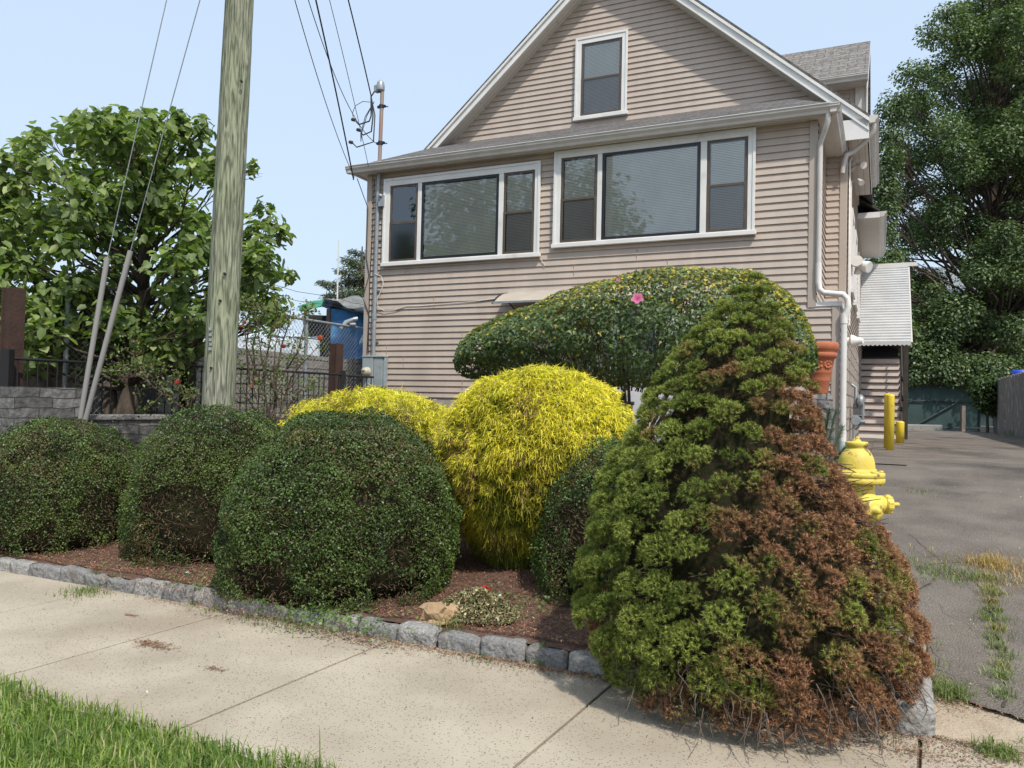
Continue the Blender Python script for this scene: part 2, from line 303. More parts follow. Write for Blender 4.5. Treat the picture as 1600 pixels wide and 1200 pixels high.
def leafmesh(name, C, Nn, Ln, Wd, col, mat, parent, kind='quad', tip=None, fold=.25, sub=True):
    """one bent leaf per centre; tip = preferred direction of the leaf's long axis"""
    n = len(C); Ln = np.broadcast_to(Ln, (n,))[:, None]; Wd = np.broadcast_to(Wd, (n,))[:, None]
    a = rdir(n) if tip is None else unit(tip)
    Nn = unit(Nn); a = unit(a - Nn*np.sum(a*Nn, 1, keepdims=True)); b = np.cross(Nn, a)
    if kind == 'quad':
        V = np.stack([C-a*Ln*.5, C+b*Wd*.5+a*Ln*.05+Nn*Wd*fold, C+a*Ln*.5, C-b*Wd*.5+a*Ln*.05+Nn*Wd*fold], 1); k = 4
        Fc = np.arange(n*4).reshape(n, 4)
    elif kind == 'heart':
        q = [(-.5, 0, 0), (-.55, .28, .5), (-.1, .5, 1), (.3, .3, .6), (.55, 0, -.5)]
        pts = [C + a*Ln*x + b*Wd*y + Nn*Wd*fold*z for x, y, z in q] + [C + a*Ln*x - b*Wd*y + Nn*Wd*fold*z for x, y, z in q[1:4]]
        V = np.stack(pts, 1); k = 8; base = (np.arange(n)*8)[:, None]
        Fc = np.concatenate([base+np.array([[0, 1, 2, 3]]), base+np.array([[0, 3, 4, 4]])], 0)
        Fc = np.concatenate([base+np.array([[0, 1, 2, 3]]), base+np.array([[0, 7, 6, 5]])], 0)
        tri = np.concatenate([base+np.array([[0, 3, 4]]), base+np.array([[0, 4, 7]])], 0)
        Fc = np.concatenate([np.concatenate([Fc[:, [0, 1, 2]], Fc[:, [0, 2, 3]]]), tri])
    elif kind == 'lobed':                        # three-lobed
        q = [(-.5, 0), (-.2, .5), (.0, .18), (.5, 0), (0, -.18), (-.2, -.5)]
        pts = [C + a*Ln*x + b*Wd*y + Nn*Wd*fold*abs(y)*2 for x, y in q]; V = np.stack(pts, 1); k = 6; base = (np.arange(n)*6)[:, None]
        Fc = np.concatenate([base+np.array([[0, 1, 2, 3]]), base+np.array([[0, 3, 4, 5]])], 0)
    cols = np.repeat(col, k, 0)
    return npmesh(name, V.reshape(-1, 3), Fc, mat, parent, cols, sub=sub)
def mixc(a, b, t): t = np.asarray(t)[:, None]; return np.array(a)*(1-t)+np.array(b)*t
def vary(c, s=.18):
    n = len(c); return c*(1+rng.normal(size=(n, 1))*s)
class G:
    """a thing in the street frame: local x runs along the kerb (S), y away from the street (N)"""
    def __init__(s, name, label, cat, S, N, z, group=None):
        s.o = thing(name, label, cat, sn(S, N, z), -YAW, group); s.off = np.array([S, N, z])
    def part(s, mb, name, mat, parent=None, bevel=0, smooth=None):
        mb.v = [tuple(np.array(p)-s.off) for p in mb.v]
        return mb.build(name, mat, parent or s.o, bevel=bevel, smooth=smooth)
def grid_sheet(name, Ss, Ns, mat, dz, jitter=0., kind='structure', zf=hz, amp=0., ns=3., mask=None):
    Sg, Ng = np.meshgrid(Ss, Ns, indexing='ij'); Z = zf(Sg, Ng)+dz
    P = ud[None, None]*Sg[..., None]+vd[None, None]*Ng[..., None]; P[..., 2] = Z
    if amp: P[..., 2] += (vn(P*[1, 1, 0], ns, 3)-.5)*2*amp + (vn(P*[1, 1, 0], ns*3.1, 5)-.5)*amp
    n, m = Sg.shape; I = np.arange(n*m).reshape(n, m)
    F = np.stack([I[:-1, :-1], I[1:, :-1], I[1:, 1:], I[:-1, 1:]], -1).reshape(-1, 4)
    if mask is not None:
        c = P.reshape(-1, 3)[F].mean(1); F = F[mask(c@ud, c@vd)]
    o = npmesh(name, P.reshape(-1, 3), F, mat, smooth=True); return tag(o, kind=kind)
# ------------------------------------------------------------------ ground, lawn, sidewalk, bed, driveway
gs = np.concatenate([[-300, -80, -30, -15, -8.01, -7.99], np.linspace(-7.5, 0, 16), [.249, .251], np.linspace(.6, 12, 24), [30, 80, 300]])
gn = np.concatenate([[-300, -60, -20, -8, -2.01], np.linspace(-2, 2.5, 10), [4.10, 4.199, 4.201, 4.899, 4.901], np.linspace(5.2, 14, 23), [20, 40, 90, 400]])
def hground(S, N):
    z = hz(S, N)-.17; z = np.where(N < 4.2, -.022, z); z = np.where(N < -2, -.30, z); return z
grid_sheet('ground', gs, gn, X['dirt'], 0, zf=hground)
grid_sheet('road', np.array([-80, -20, 0, 20, 80.]), np.array([-12., -8, -4, -2.15]), X['asphalt'], -.17, zf=lambda S, N: 0*S)
grid_sheet('lawn', np.linspace(-14, 14, 60), np.linspace(-2.1, 2.66, 24), X['lawn'], -.005, zf=lambda S, N: 0*S, amp=.012, ns=2)
sw = MB()
js = [-14, -12.6, -11.1, -9.7, -8.25, -6.85, -5.42, -4.15, -2.82, -1.35, .12, 1.55, 3., 4.4, 5.8, 7.2, 8.6, 10]
for i in range(len(js)-1):
    g = .009
    a = [sn(js[i]+g-.03, 2.55, .0), sn(js[i+1]-g-.03, 2.55, 0), sn(js[i+1]-g+.06, 4.2, 0), sn(js[i]+g+.06, 4.2, 0)]
    a = [p+np.array([0, 0, random.uniform(-.002, .002)]) for p in a]
    sw.extrude([p-[0, 0, .08] for p in a], (0, 0, .08))
tag(sw.build('sidewalk', X['conc'], bevel=.004), kind='structure')
bedge = lambda N: .22-.34*np.clip((N-5.05)/.6, 0, 1)       # right edge of the bed
grid_sheet('planting_bed', np.linspace(-7.95, .22, 150), np.linspace(4.24, 11.5, 100), X['mulch'], .0, amp=.016, ns=5, mask=lambda S, N: S < bedge(N)+.03)
grid_sheet('sandy_apron', np.linspace(.2, 9, 50), np.linspace(3.6, 5.4, 14), X['sand'], -.012, zf=lambda S, N: np.interp(N, [4.1, 5.2, 9.3, 11.5], [0, .11, .62, .83]), mask=lambda S, N: N > 4.1-.0*S)
# asphalt: sheet with ragged near edge
def drv(S, N): return np.interp(N, [4.1, 5.2, 9.3, 11.5, 200], [0, .11, .62, .83, .83])
ss = np.concatenate([np.linspace(-.16, 2.3, 170), np.linspace(2.34, 4, 20), np.linspace(4.2, 14, 25)]); nn = np.concatenate([np.linspace(4.1, 5.2, 110), np.linspace(5.24, 6, 16), np.linspace(6.2, 32, 60)])
def amask(S, N):
    edge = 4.22+.62*np.exp(-np.maximum(S-.2, 0)/.45)+.10*(vn(np.stack([S, N, 0*S], -1), 4, 9)-.5)+.05*(vn(np.stack([S, N, 0*S], -1), 13, 9)-.5)
    return (N > edge) & (S > bedge(N)-.02)
grid_sheet('driveway', ss, nn, X['asphalt'], .006, zf=drv, mask=amask, amp=.009, ns=.9)
grid_sheet('side_yard_paving', np.linspace(-.56, .3, 6), np.linspace(11.2, 32, 20), X['asphalt'], -.004, zf=lambda S, N: 0*S+.826)
# cracks in the asphalt, as thin dark sunken strips, filled by weeds further down
def crack(pts, wd, name='asphalt_crack'):
    P = [gpt(*p) for p in pts]; Q = []
    for i in range(len(P)-1):
        for t in np.linspace(0, 1, 9)[:-1]: Q.append(P[i]*(1-t)+P[i+1]*t)
    Q.append(P[-1]); Q = np.array(Q); d = unit(np.gradient(Q, axis=0)); s = np.cross(d, [0, 0, 1.]); off = (vn(Q, 14, 4)-.5)[:, None]*.05
    Q = Q+s*off; ww = (wd*.5*(.3+vn(Q, 9, 6)))[:, None]; Q[:, 2] = drv(Q@ud, Q@vd)+.016
    V = np.concatenate([Q-s*ww, Q+s*ww]); n = len(Q); I = np.arange(n-1); F = np.stack([I, I+1, I+1+n, I+n], 1); return V, F
CR = [([(1418, 893), (1470, 897), (1530, 905)], .012), ([(1450, 880), (1500, 872), (1545, 872), (1600, 885)], .010), ([(1545, 905), (1550, 950), (1562, 1010), (1567, 1060), (1570, 1110)], .02),
      ([(1420, 815), (1500, 825), (1600, 832)], .006), ([(1430, 742), (1500, 748), (1600, 752)], .006), ([(1463, 1050), (1520, 1070), (1545, 1078)], .005), ([(1500, 905), (1540, 940), (1550, 960)], .004), ([(1530, 990), (1480, 960), (1455, 935)], .003)]
Vs, Fs, b = [], [], 0
for pts, wd in CR:
    v, f_ = crack(pts, wd); Vs.append(v); Fs.append(f_+b); b += len(v)
tag(npmesh('asphalt_cracks', np.concatenate(Vs), np.concatenate(Fs), pm('crack_filler', (.05, .042, .035), .95, (.12, .10, .065), 9)), kind='structure')

# ------------------------------------------------------------------ granite edging
def stone(mb, a, b_, seed, amp=.012):
    """rough block between corners, subdivided and roughened"""
    nx, ny, nz = [max(2, int(abs(b_[i]-a[i])/.035)+1) for i in range(3)]
    V = []; idx = {}; F = []
    def vid(i, j, k):
        if (i, j, k) not in idx:
            p = np.array([a[0]+(b_[0]-a[0])*i/nx, a[1]+(b_[1]-a[1])*j/ny, a[2]+(b_[2]-a[2])*k/nz]); c = (np.array(a)+np.array(b_))/2
            q = (p-c)/(np.abs(np.array(b_)-np.array(a))/2); e = np.sum(np.abs(q) > .9) 
            p = p-(p-c)*(.0 if e < 2 else .07 if e == 2 else .13)*np.array([.6, 1, 1])
            idx[(i, j, k)] = len(V); V.append(p)
        return idx[(i, j, k)]
    for i in range(nx):
        for j in range(ny):
            F.append((vid(i, j, 0), vid(i, j+1, 0), vid(i+1, j+1, 0), vid(i+1, j, 0))); F.append((vid(i, j, nz), vid(i+1, j, nz), vid(i+1, j+1, nz), vid(i, j+1, nz)))
    for i in range(nx):
        for k in range(nz):
            F.append((vid(i, 0, k), vid(i+1, 0, k), vid(i+1, 0, k+1), vid(i, 0, k+1))); F.append((vid(i, ny, k), vid(i, ny, k+1), vid(i+1, ny, k+1), vid(i+1, ny, k)))
    for j in range(ny):
        for k in range(nz):
            F.append((vid(0, j, k), vid(0, j, k+1), vid(0, j+1, k+1), vid(0, j+1, k))); F.append((vid(nx, j, k), vid(nx, j+1, k), vid(nx, j+1, k+1), vid(nx, j, k+1)))
    V = np.array(V); nzv = np.stack([vn(V, 11, seed+s_) for s_ in (0, 1, 2)], 1)-.5 + (np.stack([vn(V, 30, seed+s_) for s_ in (0, 1, 2)], 1)-.5)*.5
    return mb.add(V+nzv*amp*2, F, True)
g = G('granite_edging', 'row of rough grey granite blocks edging the planting bed beside the sidewalk', 'stone edging', -3.8, 4.26, 0)
s = -8.0; i = 0
while s < -.36:
    L_ = random.uniform(.26, .34) if s > -5.5 else random.uniform(.22, .42); e = min(s+L_, -.14)
    g.part(stone(MB(), (s, 4.19+random.uniform(-.008, .008), -.06), (e-.012, 4.30, .098+random.uniform(-.01, .010)), i*7), 'edging_stone', X['granite' if random.random() < .6 else 'granite2']); s = e; i += 1
g = G('driveway_edging', 'weathered granite corner stones edging the bed along the driveway', 'stone edging', .1, 4.6, 0)
g.part(stone(MB(), (-.14, 4.19, -.06), (.03, 4.36, .07), 301, .016), 'edging_stone', X['granite2'])
s = 4.13
for L_ in (.62, .48):
    g.part(stone(MB(), (.06, s, -.06+hz(.3, s)), (.235, s+L_-.015, .115+float(hz(.3, s+L_*.5))), int(s*50), .012), 'edging_stone', X['granite2']); s += L_

# ------------------------------------------------------------------ house (local axes: x along the facade, y back, z up)
H = thing('taupe_house', 'two storey taupe vinyl sided house with an enclosed front porch and steep front gable', 'house', (HO[0], HO[1], 0), -YAW)
def siding(mb, z0, z1, ext, plane, axis='x', out=-1, cr0=N0Z, h=CRS, pr=.027):
    """lapped courses; ext(z)->(a,b); axis 'x': wall at y=plane facing out*y; axis 'y': wall at x=plane facing out*x"""
    def pt(a, d, z): return (a, plane+out*d, z) if axis == 'x' else (plane+out*d, a, z)
    k0 = math.floor((z0-cr0)/h)
    for k in range(k0, k0+400):
        zb, zt = max(cr0+k*h, z0), min(cr0+(k+1)*h, z1)
        if zb >= z1-1e-4: break
        if zt-zb < .004: continue
        a0, b0 = ext(zb+1e-4); a1, b1 = ext(zt-1e-4)
        if b0-a0 < .02: continue
        if b1 < a1: a1 = b1 = (a1+b1)/2
        hb = (zb-(cr0+k*h))/h; d0 = pr*(1-hb*.8)
        # face with a small groove near the middle of the panel so light catches it
        vs = [pt(a0, d0, zb), pt(b0, d0, zb), pt(b1, pr*.22, zt), pt(a1, pr*.22, zt), pt(a0, 0, zb), pt(b0, 0, zb)]
        fs = [(0, 1, 2, 3), (4, 5, 1, 0)]
        if (axis == 'x' and out > 0) or (axis == 'y' and out < 0): fs = [tuple(reversed(q)) for q in fs]
        mb.add(vs, fs)
    return mb
UL, UR, UW = -7.39, .09, .40; ZP = N0Z-.03; ZE = 5.49; VM = 1.8
# backing walls (solid) a little behind the siding
wb = MB(); wb.box((UL+.01, .005, .7), (UR-.01, VM-.01, ZE-.01)); wb.box((UR-.01, .005, .7), (UW-.01, VM-.01, ZP-.06)); wb.box((UL+.15, VM+.005, .7), (UW-.01, 12.8, 6.02))
AX, AZ, SL = -3.45, 9.62, .868
wb.extrude([(AX-3.9, VM+.005, AZ-.12-SL*3.9), (AX+3.86, VM+.005, AZ-.12-SL*3.86), (AX, VM+.005, AZ-.12)], (0, 7.5, 0))
wb.build('wall_core', X['siding'], H)
e0 = lambda a, b: (lambda z: (a, b))
siding(MB(), 1.56, ZP, e0(UL+.1, UW-.09), 0).build('porch_siding_lower', X['siding'], H)
siding(MB(), .86, 1.56, e0(-2.0, UW-.09), 0).build('porch_siding_base', X['siding'], H)
siding(MB(), ZP, ZE, e0(UL+.1, UR-.09), 0).build('porch_siding_upper', X['siding'], H)
siding(MB(), ZP+.03, ZE+.3, e0(UR-.2, UW-.09), VM).build('recess_siding', X['siding'], H)
siding(MB(), ZP+.03, ZE, e0(.02, VM), UR, 'y', 1).build('porch_side_siding', X['siding'], H)
siding(MB(), .86, ZP-.03, e0(.02, VM), UW, 'y', 1).build('porch_side_siding', X['siding'], H)
siding(MB(), 2.75, 5.9, e0(VM+.1, 12.8), UW, 'y', 1).build('side_siding', X['siding'], H)
siding(MB(), 1.5, ZE, e0(.1, VM), UL, 'y', -1).build('porch_side_siding', X['siding'], H)
def gext(z): return (max(-7.2, AX-(AZ-.1-z)/SL), min(UW-.02, AX+(AZ-.1-z)/SL))
siding(MB(), 6.0, 9.45, gext, VM).build('gable_siding', X['siding'], H)
fb = MB(); fb.box((UL+.02, -.004, .75), (-2.02, .005, 1.555)); fb.build('foundation', pm('painted_foundation', (.40, .38, .34), .9, (.3, .28, .25), 6, 6, .5, 40), H)
MB().box((UW-.03, VM+.02, .7), (UW+.03, 12.5, 2.74)).build('stone_foundation', brickmat('rubble_foundation', (.30, .24, .19), (.42, .36, .30), (.12, .10, .09), .35, .2, .012, .95, 1, .05, swap=(1, 2), nz=.1), H)
sm_ = MB(); rs_ = random.Random(3)
for k_ in range(-13, 24, 2):
    for q_ in range(2):
        u_ = rs_.uniform(UL+.4, UR-.3)
        if k_ >= 8 and (-7.1 < u_ < -.6): continue
        sm_.box((u_, -.0285, N0Z+k_*CRS+.002), (u_+.004, -.003, N0Z+(k_+1)*CRS-.004)).box((u_, -.0285, N0Z+(k_+1)*CRS+.002), (u_+.004, -.003, N0Z+(k_+2)*CRS-.004))
sm_.build('panel_seams', X['cornerboard'], H)['kind'] = 'stuff'
# corner boards and fascias
for nm, a, b_ in [('corner_board', (UL-.012, -.034, 1.52), (UL+.095, .08, ZE-.005)), ('corner_board', (UR-.095, -.034, ZP-.05), (UR+.012, .08, ZE-.005)), ('corner_board', (UW-.09, -.033, .84), (UW+.014, .08, ZP-.04)), ('corner_board', (UW-.095, VM-.033, ZP+.035), (UW+.012, VM+.1, 5.88))]:
    MB().box(a, b_).build(nm, X['cornerboard'], H, bevel=.006)
MB().box((UR+.014, -.032, ZP-.035), (UW+.04, .012, ZP+.03)).box((UR+.014, .012, ZP-.03), (UW+.04, VM-.03, ZP+.024)).build('ledge_fascia', X['white'], H, bevel=.004)
# porch roof: low hip roof with gutter round three sides
ov = .17; ze = 5.60
rf = MB(); e = .30
xa, xb, zr = UL-e+.02, UR+e-.02, 6.54
rf.extrude([(xa, -e+.04, ze-.01), (xb, -e+.04, ze-.01), (xb-.9, VM, zr), (xa+.75, VM, zr)], (0, 0, -.045))
rf.extrude([(xb, -e+.04, ze-.012), (xb, VM-.02, ze-.012), (xb-.9, VM-.002, zr-.002)], (0, 0, -.045))
rf.extrude([(xa, VM-.02, ze-.012), (xa, -e+.04, ze-.012), (xa+.75, VM-.002, zr-.002)], (0, 0, -.045))
rf.build('porch_roof', X['shingle'], H)
sf = MB(); sf.box((xa+.04, -e+.13, ZE), (xb-.04, VM-.02, ZE+.02)); sf.build('soffit', X['soffit'], H)
def gutter(mb, p0, p1, outv, s=1.):
    """K-profile gutter from p0 to p1, top inner edge at p0; outv = outward unit vector"""
    o = np.array(outv, float); pr_ = [(0, 0), (0, -.11), (.075, -.11), (.085, -.075), (.12, -.035), (.12, 0), (.128, .004), (.128, -.008), (.112, -.008), (.112, -.03), (.075, -.07), (.068, -.102), (.006, -.102), (.006, 0)]
    P = [np.array(p0)+o*a*s+np.array([0, 0, b_*s]) for a, b_ in pr_]
    n = len(P); v = np.array(p1, float)-np.array(p0, float); vs = P+[p+v for p in P]
    mb.add(vs, [(i, (i+1) % n, (i+1) % n+n, i+n) for i in range(n)]); 
    mb.add([P[0], P[1], P[2], P[3], P[4], P[5]], [(0, 1, 2, 3, 4, 5)]); mb.add([P[j]+v for j in range(6)], [(5, 4, 3, 2, 1, 0)]); return mb
gm = MB(); yo = -e+.12
gutter(gm, (xa-.02, yo, ze), (xb+.02, yo, ze), (0, -1, 0)); gutter(gm, (xb-.1, yo-.1, ze-.001), (xb-.1, VM-.05, ze-.001), (1, 0, 0)); gutter(gm, (xa+.1, yo-.1, ze-.001), (xa+.1, VM-.05, ze-.001), (-1, 0, 0))
gm.build('gutter', X['gutter'], H)
MB().box((xa+.03, yo-.004, ZE-.015), (xb-.03, yo+.02, ze-.02)).box((xb-.105, yo, ZE-.015), (xb-.08, VM-.03, ze-.02)).box((xa+.08, yo, ZE-.015), (xa+.105, VM-.03, ze-.02)).build('fascia', X['gutter'], H)
MB().box((xa+.1, yo-.136, ze+.002), (xb-.1, yo-.10, ze+.010)).build('drip_edge', X['white'], H)
# main gable roof
rv0, rv1 = VM-.33, 9.6
def mz(u): return AZ-SL*abs(u-AX)
UE, UEl = .72, -7.66
for (ua, sgn) in ((UE, 1), (UEl, -1)):
    mr_ = MB(); mr_.extrude([(AX, rv0, AZ), (ua, rv0, mz(ua)), (ua, rv0, mz(ua)-.05), (AX, rv0, AZ-.05)], (0, rv1-rv0, 0)); mr_.build('main_roof', X['shingle'], H)
    rk = MB(); zt = lambda u, d: mz(u)-d
    # rake: shadow board, face board, crown strip
    for (d0, d1, y0, y1) in ((.052, .25, rv0+.02, rv0+.045), (.055, .11, rv0-.012, rv0+.018), (.215, .25, rv0+.004, rv0+.019)):
        rk.extrude([(AX, y0, zt(AX, d0)), (ua, y0, zt(ua, d0)), (ua, y0, zt(ua, d1)), (AX, y0, zt(AX, d1))], (0, y1-y0, 0))
    rk.build('rake_board', X['white'], H)
    rs = MB(); rs.extrude([(AX, rv0+.046, zt(AX, .235)), (ua, rv0+.046, zt(ua, .235)), (ua, rv0+.046, zt(ua, .25)), (AX, rv0+.046, zt(AX, .25))], (0, .29, 0)); rs.build('rake_soffit', X['soffit'], H)
# eave return, side soffit and side gutter of the main roof
MB().box((UW+.005, rv0+.048, mz(UE)-.27), (UE-.01, 5.3, mz(UE)-.25)).build('side_soffit', brickmat('soffit_vinyl_side', (.60, .57, .52), (.58, .55, .50), (.28, .26, .24), .1, 3, .004, .6, .3, .003, nv=.15), H)
MB().box((.30, rv0+.02, mz(UE)-.36), (UE+.0, rv0+.05, mz(UE)-.05)).box((UE-.025, rv0+.05, mz(UE)-.27), (UE, 5.3, mz(UE)-.05)).build('eave_return', X['white'], H)
gutter(MB(), (UE+.002, rv0+.01, mz(UE)-.02), (UE+.002, 5.32, mz(UE)-.02), (1, 0, 0)).build('side_gutter', X['gutter'], H)
MB().box((UEl-.02, rv0+.05, mz(UEl)-.2), (UEl, rv1, mz(UEl)-.03)).build('fascia', X['white'], H)
# cross dormer on the right slope
dv, dzg, dr, drz = 3.5, 7.43, 5.35, 8.80; du0, du1 = -2.4, .66
dm = MB(); dm.extrude([(du0, dv, dzg), (du0, dr, drz), (du0, 2*dr-dv, dzg), (du0, 2*dr-dv, dzg-.05), (du0, dr, drz-.05), (du0, dv, dzg-.05)], (du1-du0, 0, 0)); dm.build('dormer_roof', X['shingle2'], H)
dw = MB(); dw.box((-2.2, dv+.32, 5.9), (.43, 2*dr-dv-.32, dzg-.06)); dw.extrude([(-2.2, dv+.32, dzg-.06), (-2.2, dr, drz-.4), (-2.2, 2*dr-dv-.32, dzg-.06)], (2.63, 0, 0)); dw.build('dormer_wall', X['siding'], H)
siding(MB(), 6.1, dzg-.06, e0(-2.2, .36), dv+.32).build('dormer_siding', X['siding'], H)
siding(MB(), 5.9, dzg-.06, e0(dv+.34, 2*dr-dv-.34), .43, 'y', 1).build('dormer_siding', X['siding'], H)
MB().box((.35, dv+.295, 6.1), (.445, dv+.4, dzg-.065)).build('corner_board', X['cornerboard'], H, bevel=.005)
gutter(MB(), (du0+1.2, dv-.0, dzg-.015), (du1, dv-.0, dzg-.015), (0, -1, 0)).build('dormer_gutter', X['gutter'], H)
MB().box((-1.6, dv+.01, dzg-.13), (du1-.03, dv+.31, dzg-.11)).box((.45, dv+.02, dzg-.128), (du1-.04, 2*dr-dv, dzg-.108)).build('dormer_soffit', X['soffit'], H)
MB().extrude([(du1-.02, dv+.0, dzg-.052), (du1-.02, dr, drz-.052), (du1-.02, dr, drz-.24), (du1-.02, dv+.0, dzg-.24)], (.022, 0, 0)).box((du1-.025, dv+.18, 6.28), (du1-.003, dv+.24, dzg-.13)).build('dormer_rake', X['white'], H)
MB().box((.45, dv+.25, 6.3), (du1-.03, dv+.3, dzg-.13)).build('dormer_return_panel', X['soffit'], H)
# lower rear eave beyond the main roof
ez = 5.85
rp_ = MB(); rp_.extrude([(.2, 7.0, ez+.42), (.86, 7.0, ez-.03), (.86, 7.0, ez-.07), (.2, 7.0, ez+.38)], (0, 4.8, 0)); rp_.build('rear_roof', X['shingle'], H)
MB().box((UW+.02, 7.0, ez-.2), (.86, 7.03, ez-.08)).box((.845, 7.03, ez-.2), (.865, 11.8, ez-.07)).build('fascia', X['white'], H)
MB().box((UW+.02, 7.03, ez-.22), (.85, 11.8, ez-.2)).build('rear_soffit', X['soffit'], H)
gutter(MB(), (.866, 7.02, ez-.07), (.866, 11.8, ez-.07), (1, 0, 0)).build('side_gutter', X['gutter'], H)

# ------------------------------------------------------------------ windows
def quad(a, b, c, d, y): return MB().add([(a, y, c), (b, y, c), (b, y, d), (a, y, d)], [(0, 1, 2, 3)])
def window(nm, plane, out, inn, sill, muls, kinds, blinds):
    """out/inn = (u0,z0,u1,z1) of the white surround outside/inside; muls = mullion u ranges"""
    F = MB(); y0, y1 = plane-.062, plane-.012
    u0, z0, u1, z1 = out; a0, b0, a1, b1 = inn
    F.box((u0, y0, z0), (a0, y1, z1)); F.box((a1, y0, z0), (u1, y1, z1)); F.box((a0, y0+.001, b1), (a1, y1, z1)); F.box((a0, y0+.001, z0), (a1, y1, b0))
    F.box((u0-.012, y0-.012, z0-.001), (u0+.03, y0, z1+.012)); F.box((u1-.03, y0-.012, z0-.001), (u1+.012, y0, z1+.012)); F.box((u0+.03, y0-.011, z1-.03), (u1-.03, y0, z1+.012))
    for m0, m1 in muls: F.box((m0, y0+.004, b0), (m1, y1, b1))
    f = F.build(nm, X['white'], H, bevel=.004)
    MB().box((u0-.03, plane-.085, z0-sill), (u1+.03, y1, z0+.005)).build('sill', X['white'], f, bevel=.004)
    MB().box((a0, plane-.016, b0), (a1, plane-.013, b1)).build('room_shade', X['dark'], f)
    edges = [a0]+[e_ for m in muls for e_ in m]+[a1]
    for i in range(0, len(edges), 2):
        c0, c1 = edges[i]+.001, edges[i+1]-.001; kd = kinds[i//2]; bl = blinds[i//2]
        if kd == 'fixed':
            w_ = .045; fr = MB(); y = plane-.052
            fr.box((c0, y, b0), (c0+w_, y1-.002, b1)); fr.box((c1-w_, y, b0), (c1, y1-.002, b1)); fr.box((c0+w_, y, b1-w_), (c1-w_, y1-.002, b1)); fr.box((c0+w_, y, b0), (c1-w_, y1-.002, b0+w_))
            fo = fr.build('window_frame', X['blackfr'], f); quad(c0+w_, c1-w_, b0+w_, b1-w_, plane-.045).build('pane', X['glass'], fo)
            spans = [(b0+w_, b1-w_)]
        else:
            w_ = .042; mid = (b0+b1)/2; fr = MB(); y = plane-.052
            for (za, zb, yy) in ((mid-.01, b1, plane-.046), (b0, mid+.02, plane-.056)):
                fr.box((c0, yy, za), (c0+w_, y1-.002, zb)); fr.box((c1-w_, yy, za), (c1, y1-.002, zb)); fr.box((c0+w_, yy, zb-w_*.8), (c1-w_, y1-.002, zb)); fr.box((c0+w_, yy, za), (c1-w_, y1-.002, za+w_*.8))
            fo = fr.build('sash', X['brown'], f)
            quad(c0+w_, c1-w_, mid, b1-w_*.8, plane-.040).build('pane', X['glass'], fo)
            quad(c0+w_, c1-w_, b0+w_*.8, mid, plane-.050).build('pane', X['screen'], fo)
            spans = [(b0+w_*.8, b1-w_*.8)]
        if bl > 0:
            B = MB(); zt = b1-w_; zb = zt-(zt-(b0+w_*.8))*bl; z = zt-.02
            while z > zb:
                B.add([(c0+w_+.012, plane-.026, z+.0095), (c1-w_-.012, plane-.026, z+.0095), (c1-w_-.012, plane-.034, z-.0125), (c0+w_+.012, plane-.034, z-.0125)], [(0, 1, 2, 3)]); z -= .024
            for q in (.18, .82): B.box((c0+(c1-c0)*q-.002, plane-.0375, zb), (c0+(c1-c0)*q+.002, plane-.0365, zt))
            B.box((c0+w_+.01, plane-.036, zb-.014), (c1-w_-.01, plane-.022, zb+.002)); B.build('blind', X['blind'], fo)
    return f
window('triple_window', -.016, (-7.0, 3.885, -4.035, 5.355), (-6.88, 3.905, -4.12, 5.235), .055, [(-6.31, -6.235), (-4.76, -4.675)], ['dh', 'fixed', 'dh'], [.0, 1, .99])
window('triple_window', -.016, (-3.78, 4.005, -.725, 5.47), (-3.675, 4.025, -.82, 5.365), .055, [(-3.07, -2.995), (-1.49, -1.40)], ['dh', 'fixed', 'dh'], [1., .99, 1.])
window('attic_window', VM-.016, (-4.15, 6.68, -3.19, 8.12), (-4.05, 6.70, -3.285, 8.01), .06, [], ['dh'], [1.])
# side windows seen edge on
for y_ in (3.2, 5.0, 7.4):
    MB().box((UW+.005, y_, 3.6), (UW+.055, y_+.1, 5.0)).box((UW+.005, y_+.9, 3.6), (UW+.055, y_+1., 5.0)).box((UW+.005, y_+.1, 4.9), (UW+.055, y_+.9, 5.0)).box((UW+.005, y_-.03, 3.53), (UW+.075, y_+1.03, 3.6)).build('side_window', X['white'], H)
# entry door and canopy
MB().box((-2.83, -.045, .95), (-2.76, -.012, 2.96)).box((-1.83, -.045, .95), (-1.76, -.012, 2.96)).box((-2.76, -.044, 2.89), (-1.83, -.012, 2.96)).build('door_frame', X['white'], H)
dd = MB().box((-2.76, -.035, .95), (-1.83, -.014, 2.89)).build('door', X['doorw'], H)
MB().box((-2.62, -.04, 1.9), (-1.97, -.0355, 2.75)).build('door_pane', X['glass'], dd); MB().lathe([(.012, -.036), (.012, -.06), (.028, -.065), (.028, -.085), (.01, -.09)], (-2.69, 0, 1.95), 14, 'y').build('door_handle', X['galv'], dd)
cz0, cz1, cdp = 3.05, 3.27, .55
prof = [( -.016-t*cdp, cz1-(cz1-cz0)*t**1.8) for t in np.linspace(0, 1, 9)]
cn = MB()
for i in range(8):
    (ya, za), (yb, zb) = prof[i], prof[i+1]; cn.extrude([(-4.57, ya, za), (-4.57, yb, zb), (-4.57, yb, zb-.005), (-4.57, ya, za-.005)], (2.85, 0, 0))
cno = cn.build('door_canopy', X['poly'], H)
for uc in (-4.6, -3.62, -1.75):
    br = MB()
    for i in range(8):
        (ya, za), (yb, zb) = prof[i], prof[i+1]; br.extrude([(uc, ya, za+.008), (uc, yb, zb+.008), (uc, yb, zb-.02), (uc, ya, za-.02)], (.035, 0, 0))
    br.tube([(uc+.2, -.02, cz0-.1), (uc+.2, -.35, cz0+.02)], .012, 6); br.box((uc+.17, -.04, cz0-.16), (uc+.23, -.012, cz0-.04)); br.build('bracket', X['blackfr'], cno)
